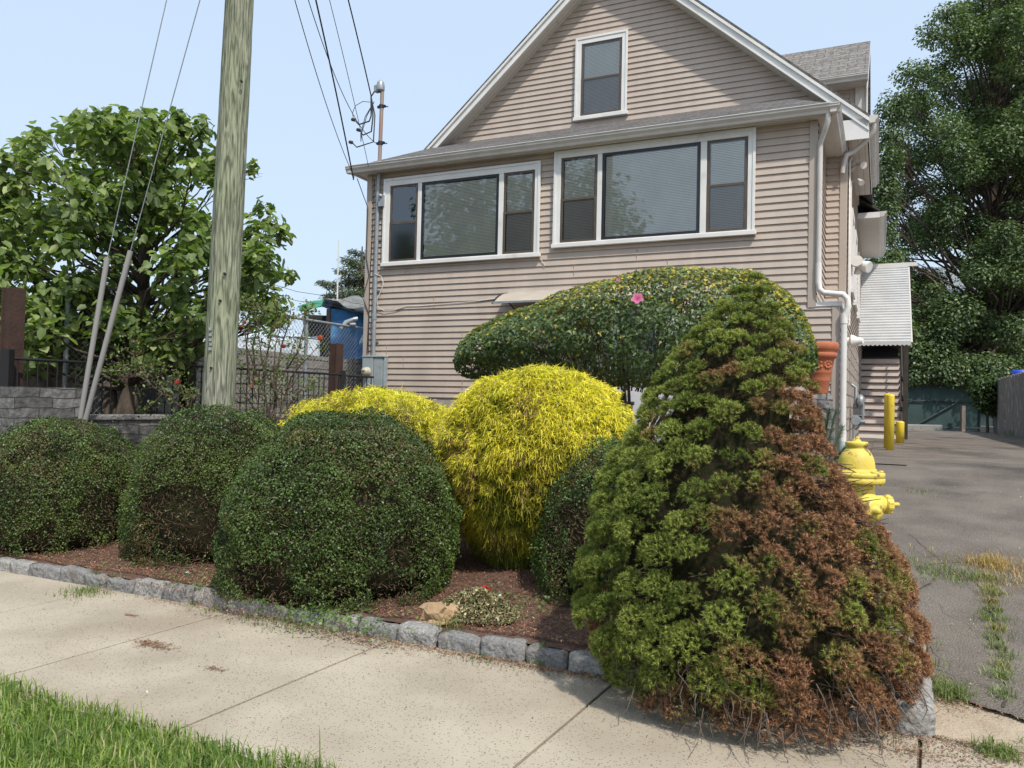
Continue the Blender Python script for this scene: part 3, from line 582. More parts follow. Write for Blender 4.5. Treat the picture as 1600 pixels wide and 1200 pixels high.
MB().box((-4.6, -.016-cdp-.012, cz0-.012), (-1.72, -.016-cdp+.006, cz0+.018)).build('front_bar', X['galv'], cno)
MB().box((-4.57, -.05, cz1-.01), (-1.72, -.013, cz1+.02)).build('wall_bar', X['gutter'], cno)
# ------------------------------------------------------------------ downspouts, services and lights on the house (local coordinates)
def loc(P): d = np.array(P)-HO; return np.array([d@ud, d@vd, P[2]])
def fp(px, py, off=0):
    u, z = facade(px, py, off); return (u, off, z)
D = MB(); D.tube([(UR+.15, -.22, ZE+.0), (UR+.15, -.22, ZE-.1), (UR+.11, -.16, ZE-.2), (UR-.02+.07, -.06, ZE-.33), (UR+.045, -.05, ZE-.42), (UR+.045, -.05, 3.42)], .036, 10)
D.build('downspout', X['gutter'], H)
D = MB(); D.tube([(UR+.045, -.05, 3.50), (UR+.045, -.05, 3.24), (UR+.06, -.055, 3.14), (UR+.12, -.06, 3.085), (UR+.26, -.065, 3.07), (UR+.36, -.07, 3.055), (UR+.415, -.07, 2.99), (UR+.425, -.07, 2.88), (UR+.395, -.068, 2.80), (UR+.375, -.065, 2.70), (UR+.375, -.065, 1.10)], .041, 12)
D.tube([(UR+.375, -.065, 2.80), (UR+.375, -.065, 2.66)], .048, 12); D.tube([(UR+.375, -.065, 1.22), (UR+.375, -.065, 1.08)], .047, 12)
D.build('downspout', X['pvc'], H)
MB().tube([(UR+.375, -.065, 1.08), (UR+.375, -.065, .80)], .05, 12).build('drain_collar', pm('drain_collar', (.40, .52, .50), .6), H)
D = MB(); D.tube([(UE+.06, rv0+.12, mz(UE)-.12), (UE+.06, rv0+.14, mz(UE)-.2), (UE-.02, rv0+.2, mz(UE)-.32), (UW+.10, VM-.05, mz(UE)-.47), (UW+.0, VM-.10, mz(UE)-.52), (UW-.03, VM-.12, mz(UE)-.62), (UW-.06, VM-.10, 5.2)], .038, 10)
D.build('downspout', X['gutter'], H)
# electric service: meter cabinet, conduit, mast
mtr = MB().box((-7.31, -.16, 1.72), (-7.085, -.03, 2.25)).box((-7.32, -.17, 2.235), (-6.86, -.02, 2.262)).box((-7.075, -.15, 1.72), (-6.90, -.03, 2.235)).box((-6.895, -.13, 1.73), (-6.86, -.03, 2.23)).build('meter_cabinet', X['meter'], H, bevel=.006)
MB().lathe([(.078, .155), (.078, .19), (.070, .20), (.066, .25), (.05, .268), (.0, .272)], (-7.2, 0, 1.985), 24, '-y').build('meter_dial', pm('meter_glass', (.50, .47, .36), .25, (.42, .40, .30), 12), mtr)
MB().box((-7.235, -.277, 1.985), (-7.175, -.268, 2.0)).build('dial_plate', X['dark'], mtr)
MB().box((-7.29, -.04, 1.2), (-6.9, -.028, 1.72)).build('meter_backing', X['dark'], mtr)
c = MB(); c.tube([(-7.14, -.075, 2.26), (-7.14, -.075, 3.0), (-7.13, -.075, 5.2), (-7.12, -.075, ZE)], .034, 10); c.tube([(-7.14, -.075, 2.9), (-7.14, -.075, 3.0)], .042, 10)
for z in (2.5, 3.4, 4.3, 5.1): c.box((-7.20, -.045, z), (-7.07, -.015, z+.03))
c.build('conduit', X['galv'], H)
MB().box((-7.08, -.14, 4.88), (-6.98, -.02, 5.08)).lathe([(.035, .12), (.035, .17), (.0, .175)], (-7.03, 0, 5.06), 12, '-y').build('junction_box', X['galv'], H)
mt = MB(); mt.tube([(-7.12, -.075, 5.5), (-7.10, -.075, 7.0)], .034, 12); mt.tube([(-7.12, -.075, 5.6), (-7.12, -.075, 5.66)], [.11, .05], 14)
mo = mt.build('service_mast', pm('mast_pipe', (.27, .25, .24), .5, (.30, .18, .14), 2.5), H)
wh = MB(); wh.lathe([(.05, 6.93), (.075, 6.95), (.075, 7.03), (.06, 7.10), (.03, 7.13), (0, 7.14)], (-7.13, -.09, 0), 14); wh.box((-7.24, -.14, 6.93), (-7.12, -.04, 7.05)); wh.build('weatherhead', X['galv'], mo, bevel=.01)
for z in (6.02, 6.67):
    cl = MB(); cl.box((-7.19, -.09, z-.02), (-7.03, -.05, z+.02)).tube([(-7.11, -.075, z-.03), (-7.11, -.075, z+.03)], .045, 10); cl.tube([(-7.05, -.07, z), (-6.96, -.09, z-.03)], .01, 5); cl.build('clamp', X['iron'], mo)
dl = MB()                                          # drip loops hanging from the weatherhead
for k, (dx, dz, r) in enumerate([(-.42, -.52, .016), (-.30, -.72, .016), (-.46, -.92, .014)]):
    pts = [(-7.18, -.12, 7.0), (-7.29, -.14, 6.85), (-7.27+.04*k, -.15, 6.5), (-7.30+.05*k, -.16, 6.9+dz*.95), (-7.18+dx*.8, -.17, 6.95+dz-.06), (-7.18+dx, -.18, 6.98+dz)]
    dl.tube([tuple(np.array(q)) for q in pts], r*.8, 6); dl.tube([pts[-1], tuple(np.array(pts[-1])-[.06, 0, -.02])], .03, 8)
pts = [(-7.3, -.15, 6.75), (-7.45, -.16, 6.78), (-7.6, -.17, 6.72), (-7.66, -.17, 6.6), (-7.64, -.17, 6.5)]; dl.tube(pts, .006, 5)
for k in range(2): dl.tube([(-7.22, -.14, 6.75), (-7.36-.03*k, -.16, 6.5), (-7.45-.02*k, -.17, 6.2), (-7.46, -.17, 6.06)], .007, 5)
dl.build('drip_loop', X['cable'], mo)
# loose communication cables at the corner
lc = MB(); lc.tube([(-7.5, -.2, 5.4), (-7.36, -.05, 4.9), (-7.37, -.045, 4.0), (-7.30, -.045, 3.7), (-7.42, -.05, 3.3), (-7.28, -.045, 3.0), (-7.30, -.045, 2.3)], .008, 5); lc.tube([(-7.24, -.045, 5.4), (-7.25, -.045, 4.4), (-7.28, -.045, 3.6), (-7.27, -.045, 2.3)], .007, 5); lc.build('loose_cable', X['cable'], H)
lc = MB(); lc.tube([(-7.12, -.12, 3.7), (-7.03, -.06, 3.66), (-6.99, -.05, 3.55), (-7.02, -.05, 3.42), (-7.06, -.06, 3.35), (-7.10, -.07, 3.25), (-7.08, -.06, 3.12), (-6.95, -.05, 3.05), (-6.75, -.04, 3.06), (-6.5, -.035, 3.13), (-6.2, -.03, 3.12), (-5.2, -.03, 3.16), (-4.7, -.03, 3.2)], .007, 5)
lc.tube([(-4.05, -.03, 3.84), (-3.93, -.04, 3.7), (-3.96, -.03, 3.66)], .006, 5); lc.build('loose_cable', X['cablew'], H)
# flood lights, lamp, vent, conduits and gas meter on the driveway side
def sp(u, v, z): return np.array([u, v, z])
fl = MB(); fl.lathe([(.05, -.02), (.05, .02)], (UW+.04, 3.0, 5.62), 12, 'x')
for (p, d, r) in (((UW+.12, 2.8, 5.62), (.10, -.16, -.06), .06), ((UW+.12, 2.9, 5.40), (.07, -.14, -.10), .05)):
    p = np.array(p); d = np.array(d); fl.tube([(UW+.0, 3.0, p[2]), p], .015, 6); fl.tube([p, p+d*.5, p+d, p+d*1.05], [r*.5, r*.75, r, r*.98], 14)
fl.build('flood_light', X['pvc'], H)
fl = MB(); p = np.array((UW+.14, 3.35, 4.03)); fl.tube([(UW, 3.4, 4.06), p], .02, 6)
for d in ((-.02, -.20, .03), (.17, -.1, -.07)): d = np.array(d); fl.tube([p, p+d*.4, p+d, p+d*1.05], [.05, .085, .10, .095], 16)
fl.tube([p+[0, 0, -.05], p+[0, 0, -.16]], [.05, .07], 10); fl.build('security_lamp', X['pvc'], H)
pc = MB(); pc.tube([(UW+.03, 2.6, 2.9), (UW+.03, 2.6, 5.3)], .022, 8); pc.tube([(UW+.035, 2.1, 3.3), (UW+.035, 2.1, 5.5), (UW+.06, 2.3, 5.6)], .012, 6); pc.build('side_pipe', X['pvc'], H)
vt = MB(); vt.tube([(UW-.0, 1.5, 2.55), (UW+.10, 1.5, 2.55)], .06, 14); vt.tube([(UW+.10, 1.5, 2.55), (UW+.13, 1.5, 2.55), (UW+.20, 1.5, 2.55), (UW+.27, 1.48, 2.55)], [.10, .095, .06, .045], 14); vt.build('vent_pipe', X['pvc'], H)
gmx = MB(); q = (UW+.17, 3.7, 0)
gmx.box((UW+.08, 3.6, 1.42), (UW+.26, 3.8, 1.62)); gmx.tube([(UW+.05, 3.55, 1.95), (UW+.12, 3.55, 1.9), (UW+.12, 3.55, 1.55)], .03, 8); gmx.lathe([(.10, -.04), (.12, 0), (.10, .04)], (UW+.20, 3.5, 1.66), 16, 'x')
gmx.lathe([(.075, -.05), (.085, 0), (.075, .05)], (UW+.13, 3.45, 1.32), 14, 'y'); gmx.tube([(UW+.06, 3.5, 1.3), (UW+.28, 3.5, 1.3)], .035, 8); gmx.tube([(UW+.1, 3.45, 1.3), (UW+.1, 3.45, .83)], .022, 8); gmx.tube([(UW+.24, 3.55, 1.75), (UW+.24, 3.55, 1.3), (UW+.12, 3.55, 1.15)], .02, 8)
gmx.box((UW+.06, 3.42, .9), (UW+.14, 3.5, 1.0)); gmx.build('gas_meter', X['galv'], H, bevel=.006)
# satellite dish on the far left wall
sd = thing('satellite_dish', 'grey satellite dish with its feed arm reaching out past the left corner of the house', 'satellite dish', at(566, 530, 14.6))
c0 = at(578, 518, 14.7); MB().tube([c0+[.02, .35, -.2], c0], .02, 8).tube([c0, at(543, 507, 14.1)], .014, 6).build('feed_arm', X['iron'], sd, sub=True)
dish = MB(); ax = unit(np.array([-.75, -.35, .45])); b1 = unit(np.cross(ax, [0, 0, 1.])); b2 = np.cross(ax, b1); vs = []
for r, h in ((0, 0), (.12, .008), (.22, .03), (.30, .06), (.31, .062), (.30, .05), (.2, .015), (0, -.012)):
    for k in range(24): a = 2*math.pi*k/24; vs.append(c0-ax*.02+ax*h+r*(b1*math.cos(a)*.9+b2*math.sin(a)))
dish.add(vs, [(i*24+k, i*24+(k+1) % 24, (i+1)*24+(k+1) % 24, (i+1)*24+k) for i in range(7) for k in range(24)], True); dish.build('reflector', X['galv'], sd, sub=True)
h0 = at(546, 505, 14.1); MB().tube([at(533, 514, 14.05), at(541, 504, 14.08), at(552, 499, 14.1)], [.035, .05, .035], 8).tube([at(552, 499, 14.1), at(559, 498, 14.12)], .04, 8).tube([at(547, 507, 14.1), at(556, 507, 14.1)], .035, 8).build('feed_horn', X['galv'], sd, sub=True, bevel=.006)

# ------------------------------------------------------------------ utility pole, guys and overhead cables
pb = at(340.8, 700, 7.7); pdir = at(369, 100, 7.7)-at(340.8, 635, 7.7); pdir = pdir/np.linalg.norm(pdir)
pbase = at(340.8, 635, 7.7) - pdir*((at(340.8, 635, 7.7)[2]-.3)/pdir[2])
up = thing('utility_pole', 'greenish weathered wooden utility pole rising behind the clipped shrubs', 'utility pole', pbase)
hh = 10.3; r0, r1 = .158, .112; n = 32; mb = MB(); vs = []; rows = 60
b1 = unit(np.cross(pdir, [0, 1., 0])); b2 = np.cross(pdir, b1)
for i in range(rows+1):
    t = i/rows; r = r0+(r1-r0)*t
    for k in range(n):
        a = 2*math.pi*k/n; d = b1*math.cos(a)+b2*math.sin(a); p = pbase+pdir*hh*t; vs.append(p+d*r*(1+.03*(random.random()-.5)))
mb.add(vs, [(i*n+k, i*n+(k+1) % n, (i+1)*n+(k+1) % n, (i+1)*n+k) for i in range(rows) for k in range(n)], True); mb.add(vs[-n:], [tuple(range(n))]); mb.build('pole_shaft', X['pole'], up, sub=True)
tg = MB()
for (x, y) in ((329, 514), (329, 523), (329, 531), (329.5, 538), (328.5, 545)): p = at(x, y, 7.55); tg.box((-.014, -.012, -.014), (.014, .008, .014), o=p)
tg.build('number_tag', X['galv'], up, sub=True)
bl_ = MB()
for (x, y) in ((378, 128), (352, 428), (345, 470), (331, 575)): p = at(x, y, 7.56); bl_.tube([p, p+[0, -.03, 0]], .012, 6)
bl_.build('bolt', X['iron'], up, sub=True)
def polept(z): return pbase+pdir*((z-pbase[2])/pdir[2])
for (p0, pm_, z1, lab) in (((124, 662), (168, 402), 9.6, 'guy wire with plastic guard leaning farther left of the pair'), ((132, 662), (204, 392), 7.2, 'guy wire with plastic guard leaning nearer the pole of the pair')):
    a = at(*p0, 8.3); A = polept(z1)
    # keep the guard on the line anchor-attachment
    a = at(*p0, 8.3); r_ = ray(*pm_); 
    gw = thing('guy_wire', lab, 'guy wire', a+[0, 0, -.6], group='guy wires anchoring the utility pole')
    dd_ = A-a; t_ = ((pm_[1]-p0[1]))/((600-(A-CAM)@UP/((A-CAM)@FW)*FPX)-p0[1])
    m_ = at(*pm_, float((a+dd_*t_)[1]))
    MB().tube([a-(m_-a)*.2, m_], .027, 10).build('plastic_guard', X['guard'], gw, sub=True)
    MB().tube([m_, A], .0055, 5).build('steel_strand', X['galv'], gw, sub=True)
def cable(name, label, pz, end, thru, r=.008, cat='cable'):
    """cable from height pz on the pole to end; sag set so that it passes pixel thru (x at the frame's top edge)"""
    A = polept(pz); B = np.array(end); best = None
    for sag in np.linspace(-.2, 2.2, 121):
        T = np.linspace(0, 1, 81)[:, None]; P = A*(1-T)+B*T; P[:, 2] -= sag*4*(T[:, 0]*(1-T[:, 0]))
        d = P-CAM; x = 800+FPX*(d@RT)/(d@FW); y = 600-FPX*(d@UP)/(d@FW); e_ = abs(np.interp(thru[1], y, x)-thru[0]) if y[0] < y[-1] else 1e9
        if best is None or e_ < best[0]: best = (e_, sag, P)
    o = thing(name, label, cat, B, group='overhead cables from the pole to the house'); MB().tube(best[2][::2], r, 6).build('strand', X['cable'], o, sub=True); return best[0]
U = lambda u, v, z: HO+ud*u+vd*v+np.array([0, 0, z])
cable('overhead_cable', 'thick overhead cable ending at the splices beside the weatherhead', 8.7, U(-7.28, -.15, 6.85), (545, 0), .011)
cable('overhead_cable', 'thin overhead cable clamped low on the service mast', 7.6, U(-7.19, -.09, 6.02), (482, 0), .006)
cable('overhead_cable', 'overhead cable running to the porch gutter right of the corner', 8.2, U(-7.1, -.42, 5.5), (517, 0), .005)
cable('overhead_cable', 'bundled black overhead cable meeting the left porch corner', 8.0, U(-7.5, -.3, 5.35), (510, 0), .012)
cable('overhead_cable', 'leftmost thin overhead cable meeting the left porch corner', 7.2, U(-7.52, -.25, 5.4), (461, 0), .006)

# ------------------------------------------------------------------ terracotta pot on stone pedestal
P = at(1284, 650, 9.75); ps_, pn_ = SN(P)
g = G('stone_pedestal', 'rough grey stone pedestal under the terracotta pot by the house corner', 'pedestal', ps_, pn_, .7)
zt = float(at(1284, 617, 9.75)[2]); g.part(stone(MB(), (ps_-.25, pn_-.2, .6), (ps_+.13, pn_+.2, zt), 77, .02), 'stone_block', X['stonewall_x'])
pot = thing('terracotta_pot', 'tall terracotta pot with a moulded rosette standing on the stone pedestal', 'plant pot', (P[0]-.045, P[1], zt))
k = .00395*2; mb = MB(); hgt = .64
mb.lathe([(.0, 0), (.105, 0), (.112, .03), (.13, .16), (.137, .17), (.135, .19), (.15, .26), (.156, .27), (.154, .29), (.178, .44), (.20, .455), (.215, .48), (.212, .51), (.198, .525), (.215, .54), (.232, .58), (.232, .62), (.215, .645), (.19, .65), (.18, .60), (.0, .58)], n=36)
mb.build('pot_body', X['terra'], pot, smooth=True)
ro = MB()
for (dx) in (.35, -1.2, -.45):
    a0 = -math.pi/2+dx
    for k in range(9):
        a = 2*math.pi*k/9; rr = .05 if k else 0; aa = a0+rr*math.cos(a)/.165; z = .37+rr*math.sin(a)*.8; c = np.array([.160*math.cos(aa)+(z-.37)*.1*math.cos(aa), .160*math.sin(aa), z])
        ro.add([c+np.array([math.cos(t)*math.cos(q_), math.sin(t)*math.cos(q_), math.sin(q_)])*.02 for q_ in (-1.2, -.4, .4, 1.2) for t in np.linspace(0, 2*math.pi, 8, endpoint=False)], [(i*8+j, i*8+(j+1) % 8, (i+1)*8+(j+1) % 8, (i+1)*8+j) for i in range(3) for j in range(8)], True)
ro.build('rosette', X['terra'], pot)
sk = at(1267, 640, 9.3); g_ = thing('garden_stake', 'thin brown metal stake standing in front of the terracotta pot', 'stake', (sk[0], sk[1], .6)); MB().tube([(sk[0], sk[1], .6), (sk[0], sk[1], float(at(1267, 540, 9.3)[2]))], .012, 6).build('rod', X['rust'], g_, sub=True)

# ------------------------------------------------------------------ fire hydrant
hp = at(1338.5, 700, 5.0); hs_, hn_ = SN(hp); hb = float(hz(min(hs_, .2), hn_))-.03
zy = lambda y: float(at(1338.5, y, 5.0)[2])
hy = thing('fire_hydrant', 'yellow cast iron fire hydrant between the dying conifer and the driveway', 'fire hydrant', (hp[0], hp[1], hb))
L0 = lambda z: z-hb
mb = MB(); mb.lathe([(.0, 0), (.15, 0), (.15, .04), (.11, .05), (.105, .06), (.105, L0(zy(800))-.05), (.125, L0(zy(790))), (.12, L0(zy(778))), (.108, L0(zy(768))), (.108, L0(zy(753)))], n=36); mb.build('barrel', X['hydrant'], hy)
fz = L0(zy(745)); mb = MB(); mb.lathe([(.11, fz-.034), (.163, fz-.032), (.167, fz-.028), (.167, fz-.004), (.163, fz), (.163, fz+.003), (.167, fz+.006), (.167, fz+.028), (.160, fz+.034), (.112, fz+.036)], n=40); mb.build('flange', X['hydrant'], hy)
for k in range(8):
    a = 2*math.pi*k/8+.3; c = (.143*math.cos(a), .143*math.sin(a), 0); MB().lathe([(0, fz-.052), (.014, fz-.05), (.014, fz-.034), (.008, fz-.034), (.008, fz+.034), (.014, fz+.034), (.014, fz+.046), (0, fz+.048)], c, 6).build('flange_bolt', X['hydrant'], hy)
mb = MB(); zz = [L0(zy(y)) for y in (738, 730, 722, 714, 708, 703, 701)]
mb.lathe([(.112, fz+.036), (.110, zz[0]), (.1105, zz[1]), (.107, zz[2]), (.099, zz[3]), (.087, zz[4]), (.072, zz[5]), (.062, zz[6]), (.056, L0(zy(699))), (.066, L0(zy(697))), (.068, L0(zy(692))), (.064, L0(zy(690))), (.0, L0(zy(689)))], n=36); mb.build('bonnet', X['hydrant'], hy)
mb = MB(); mb.lathe([(.03, L0(zy(690))), (.026, L0(zy(687))), (.018, L0(zy(687))-.0), (.016, L0(zy(682))), (0, L0(zy(682)))], n=5); mb.build('operating_nut', X['hydrant'], hy)
nz_ = L0(zy(787)); mb = MB(); mb.lathe([(.05, .05), (.057, .10), (.055, .165), (.050, .168)], (0, 0, nz_), 26, 'x'); mb.lathe([(.046, .165), (.046, .18)], (0, 0, nz_), 20, 'x'); no_ = mb.build('hose_outlet', X['hydrant'], hy)
mb = MB(); mb.lathe([(.04, .178), (.055, .18), (.057, .19), (.056, .212), (.050, .222), (.035, .226), (.028, .234), (.018, .238), (.0, .238)], (0, 0, nz_), 26, 'x')
for k in range(10): a = 2*math.pi*k/10; mb.box((.185, -.006, .052), (.215, .006, .061), R=[[1, 0, 0], [0, math.cos(a), -math.sin(a)], [0, math.sin(a), math.cos(a)]], o=(0, 0, nz_))
mb.build('outlet_cap', X['hydrant'], hy); MB().lathe([(.012, .236), (.014, .24), (.014, .272), (0, .274)], (0, 0, nz_), 5, 'x').build('cap_nut', X['hydrant'], no_)
mb = MB(); mb.lathe([(.07, .06), (.090, .115), (.097, .118), (.097, .135), (.085, .14), (.083, .155), (.070, .162), (.068, .172), (.04, .18), (.02, .18), (.018, .215), (0, .215)], (.0, 0, nz_-.02), 30, '-y'); po = mb.build('pumper_cap', X['hydrant'], hy); po.rotation_euler = (0, 0, rad(14))
mb = MB(); mb.lathe([(.045, -.08), (.057, -.14), (.057, -.21), (.03, -.225), (.014, -.26), (0, -.26)], (0, 0, nz_), 22, 'x'); mb.build('hose_outlet', X['hydrant'], hy)

# ------------------------------------------------------------------ yellow bollards
def bollard(px, pyb, pyt, Y, wpx, label):
    b_ = at(px, pyb, Y); t_ = at(px, pyt, Y); r = wpx/2*Y/FPX; h = t_[2]-b_[2]
    o = thing('bollard', label, 'bollard', (b_[0], b_[1], b_[2]-.02), group='yellow steel bollards beside the stairs')
    MB().lathe([(0, -.1), (r, -.1), (r, h), (r*.99, h+.01), (r*.8, h+.025), (r*.4, h+.035), (0, h+.036)], n=28).build('post', X['yellow'], o); return o
bollard(1390.6, 703, 617, 13.4, 11.6, 'tall yellow bollard standing nearest, in front of the other tall one')
bollard(1386.0, 697, 616, 13.95, 9.5, 'tall yellow bollard half hidden behind the nearest bollard')
bollard(1406.3, 683, 659, 15.6, 12, 'short stubby yellow bollard right of the tall pair')

# ------------------------------------------------------------------ side stairs with awning
st = G('side_stairs', 'enclosed outside stairs with painted risers under a slanted metal awning', 'stairs', *SN(at(1370, 681, 19.2)), .83)
sb = at(1370, 681, 19.2); sS, sN = SN(sb); w_ = .5; Sa, Sb = SN(at(1335, 681, 19.2))[0], SN(at(1404.5, 681, 19.2))[0]
Sa = sS-.50; Sb = sS+.52; rh = .177
for i in range(12):
    zb = .83+i*rh; n0 = sN+i*.235
    st.part(MB().box((Sa, n0, zb), (Sb, n0+.02, zb+rh-.035)), 'riser', X['riser']); st.part(MB().box((Sa-.0, n0-.025, zb+rh-.035), (Sb, n0+.26, zb+rh)), 'tread', X['tread'])
st.part(MB().box((Sa-.06, sN-.02, .8), (Sa-.005, sN+3.2, 3.4)), 'side_panel', X['darkwood']); 
pn = MB(); pn.extrude([(Sb+.005, sN-.02, .8), (Sb+.005, sN+2.9, .8), (Sb+.005, sN+2.9, 3.05), (Sb+.005, sN-.02, 1.05)], (.045, 0, 0)); st.part(pn, 'stringer', X['darkwood']); st.part(MB().tube([(Sb+.03, sN, 1.75), (Sb+.03, sN+2.9, 3.9)], .025, 6), 'handrail', X['darkwood'])
st.part(MB().box((Sb+.055, sN-.06, .8), (Sb+.15, sN+.04, 3.25)).box((Sb+.055, sN+.6, .8), (Sb+.15, sN+.7, 3.6)), 'post', X['darkwood'])
st.part(MB().box((Sa, sN+2.9, 2.95), (Sb, sN+4.2, 3.0)).box((Sa, sN+4.2, 2.95), (Sb, sN+4.25, 5.3)), 'landing', X['darkwood'])
st.part(MB().box((Sa+.12, sN+4.14, 3.0), (Sa+.85, sN+4.19, 4.9)), 'door', pm('dark_green_door', (.015, .03, .028), .5))
# awning: corrugated slope
b0_ = at(1337, 531, 18.6); b1_ = at(1421, 536, 18.6-.55); t0_ = at(1342, 412, 21.4); t1_ = at(1414, 420, 21.4-.5)
aS0, aN0 = SN(b0_); aS1, _ = SN(b1_); z0_ = (b0_[2]+b1_[2])/2; _, aN1 = SN(t0_); z1_ = (t0_[2]+t1_[2])/2
aS0 = sS-.62; aS1 = sS+.70
mb = MB(); nrow = 60; vs = []
for i in range(nrow+1):
    t = i/nrow
    for k in range(2):
        tt = min(1, t+(.004 if k else 0)); dz = (.022 if (i % 2) else 0)
        vs.append((0, tt, dz))
pts = []
nrib = 30
for i in range(nrib):
    t0 = i/nrib; t1 = (i+.62)/nrib; t2 = (i+.75)/nrib; t3 = (i+.92)/nrib
    pts += [(t0, 0), (t1, 0), (t2, .028), (t3, .028)]
pts.append((1, 0)); rowv = []
for (t, h) in pts:
    N_ = aN0+(aN1-aN0)*t; z = z0_+(z1_-z0_)*t; nv = np.array([0, -(z1_-z0_), (aN1-aN0)]); nv = nv/np.linalg.norm(nv)
    rowv.append([(aS0, N_+nv[1]*h, z+nv[2]*h), (aS1, N_+nv[1]*h, z+nv[2]*h)])
vs = [p for r in rowv for p in r]; vs2 = [(p[0], p[1]+.006, p[2]-.01) for p in vs]; m_ = len(rowv)
mb.add(vs, [(2*i, 2*i+1, 2*i+3, 2*i+2) for i in range(m_-1)]); mb.add(vs2, [(2*i, 2*i+2, 2*i+3, 2*i+1) for i in range(m_-1)])
aw = st.part(mb, 'awning', X['awn'])
mb = MB(); sc_ = 14
for i in range(sc_):
    xa_, xb_ = aS0+(aS1-aS0)*i/sc_, aS0+(aS1-aS0)*(i+1)/sc_
    arc = [(xa_+(xb_-xa_)*t, aN0-.012, z0_-.07-.03*math.sin(math.pi*t)) for t in np.linspace(0, 1, 6)]
    mb.extrude([(xa_, aN0-.012, z0_+.01)]+arc+[(xb_, aN0-.012, z0_+.01)], (0, .006, 0))
st.part(mb, 'scalloped_edge', X['awn'])
mb = MB(); mb.box((aS0-.02, aN1-.06, z1_-.04), (aS1+.22, aN1+.06, z1_+.06)); st.part(mb, 'top_rail', X['pvc'])
mb = MB(); mb.extrude([(aS1+.002, aN0, z0_-.02), (aS1+.002, aN1, z1_-.02), (aS1+.002, aN1, z1_-.9), (aS1+.002, aN1-.2, z1_-1.0)], (.03, 0, 0)); st.part(mb, 'awning_side', X['gutter'])
mb = MB(); mb.box((Sa-.1, aN1+.02, 3.3), (Sb+.25, aN1+2.5, z1_-.05)); st.part(mb, 'upper_wall', X['darkwood'])
# ------------------------------------------------------------------ driveway end: green gate, stops, plank fence, garage, far house
Zg = 29.5; gl_, gr_ = at(1403, 672, Zg), at(1556, 674, Zg); gS0, gN = SN(gl_); gS1, gN1 = SN(gr_); gN = (gN+gN1)/2
Y_ = lambda px, py, Z: at(px, py, Z)
gp = thing('mesh_gate', 'dark green privacy mesh gate closing the far end of the driveway', 'gate', gl_)
def wallseg(mb, a, b, z0, z1, th=.04):
    a = np.array(a); b = np.array(b); d = unit(b-a); nrm = np.array([-d[1], d[0], 0])*th
    a = a*[1, 1, 0]; b = b*[1, 1, 0]; return mb.extrude([a+[0, 0, z0], b+[0, 0, z0], b+[0, 0, z1], a+[0, 0, z1]], nrm)
zt = float(at(1480, 604, Zg)[2]); zm = float(at(1480, 627, Zg)[2])
wallseg(MB(), gl_, gr_, .86, zt).build('mesh_panel', X['greenmesh'], gp, sub=True)
mb = MB()
for x in (1404, 1531, 1555): p = at(x, 672, Zg-.06); mb.tube([p*[1, 1, 0]+[0, 0, .8], p*[1, 1, 0]+[0, 0, zt+.05]], .035, 8)
for z in (zm, zt, .93): a, b = gl_*[1, 1, 0]+[0, -.07, z], gr_*[1, 1, 0]+[0, -.07, z]; mb.tube([a, b], .025, 6)
mb.tube([at(1430, 665, Zg-.1), at(1500, 626, Zg-.1)], .03, 6)
mb.build('gate_frame', pm('green_frame', (.015, .03, .03), .5), gp, sub=True)
wp = at(1504, 672, Zg-.5); t_ = thing('marker_post', 'short grey wooden post in front of the green mesh gate', 'post', wp); MB().box((-.07, -.07, -.1), (.07, .07, float(at(1504, 634, Zg-.5)[2])-wp[2]), o=wp).build('shaft', X['wood'], t_, sub=True, bevel=.01)
for x0, x1, lab in ((1411, 1473, 'long low concrete wheel stop at the left of the green gate'), (1531, 1558, 'short concrete wheel stop near the plank fence')):
    a, b = at(x0, 673, Zg-1.2), at(x1, 673+(x1 > 1500)*4, Zg-1.2-(x1 > 1500)*1.0); o = thing('wheel_stop', lab, 'wheel stop', a, group='concrete wheel stops at the end of the driveway')
    mb = MB(); wallseg(mb, a, b, .8, .8+.24, .16); mb.build('concrete_block', X['granite2'], o, sub=True, bevel=.03)
# plank fence on the right
pf = thing('plank_fence', 'weathered grey vertical plank fence along the right side of the driveway', 'fence', at(1640, 690, 21))
fa = at(1553, 676, 27.2)*[1, 1, 0]; d_ = -vd; nb = int(17/.145); i = 0
Ftop = float(at(1600, 586, 22.9)[2])
for i in range(nb):
    p = fa + d_*(i*.145); zt_ = Ftop + random.uniform(-.02, .02) - (.06 if i % 9 < 1 else 0); mb = MB(); nrm = ud*.02
    mb.extrude([p+[0, 0, .80], p+d_*.138+[0, 0, .80], p+d_*.138+[0, 0, zt_], p+d_*.07+[0, 0, zt_+.025], p+[0, 0, zt_]], nrm+random.uniform(0, .006)*ud)
    if i < 98: mb.build('plank', X['wood'], pf, sub=True)
mb = MB()
for i in range(8): p = fa + d_*(i*2.2)+ud*.03; mb.tube([p+[0, 0, .7], p+[0, 0, Ftop]], .05, 8)
for z in (1.1, 2.3): p = fa+ud*.03; mb.extrude([p+[0, 0, z], p+[0, 0, z+.09], p+ud*.04+[0, 0, z+.09], p+ud*.04+[0, 0, z]], d_*14.2)
mb.build('fence_rail', X['wood'], pf, sub=True)
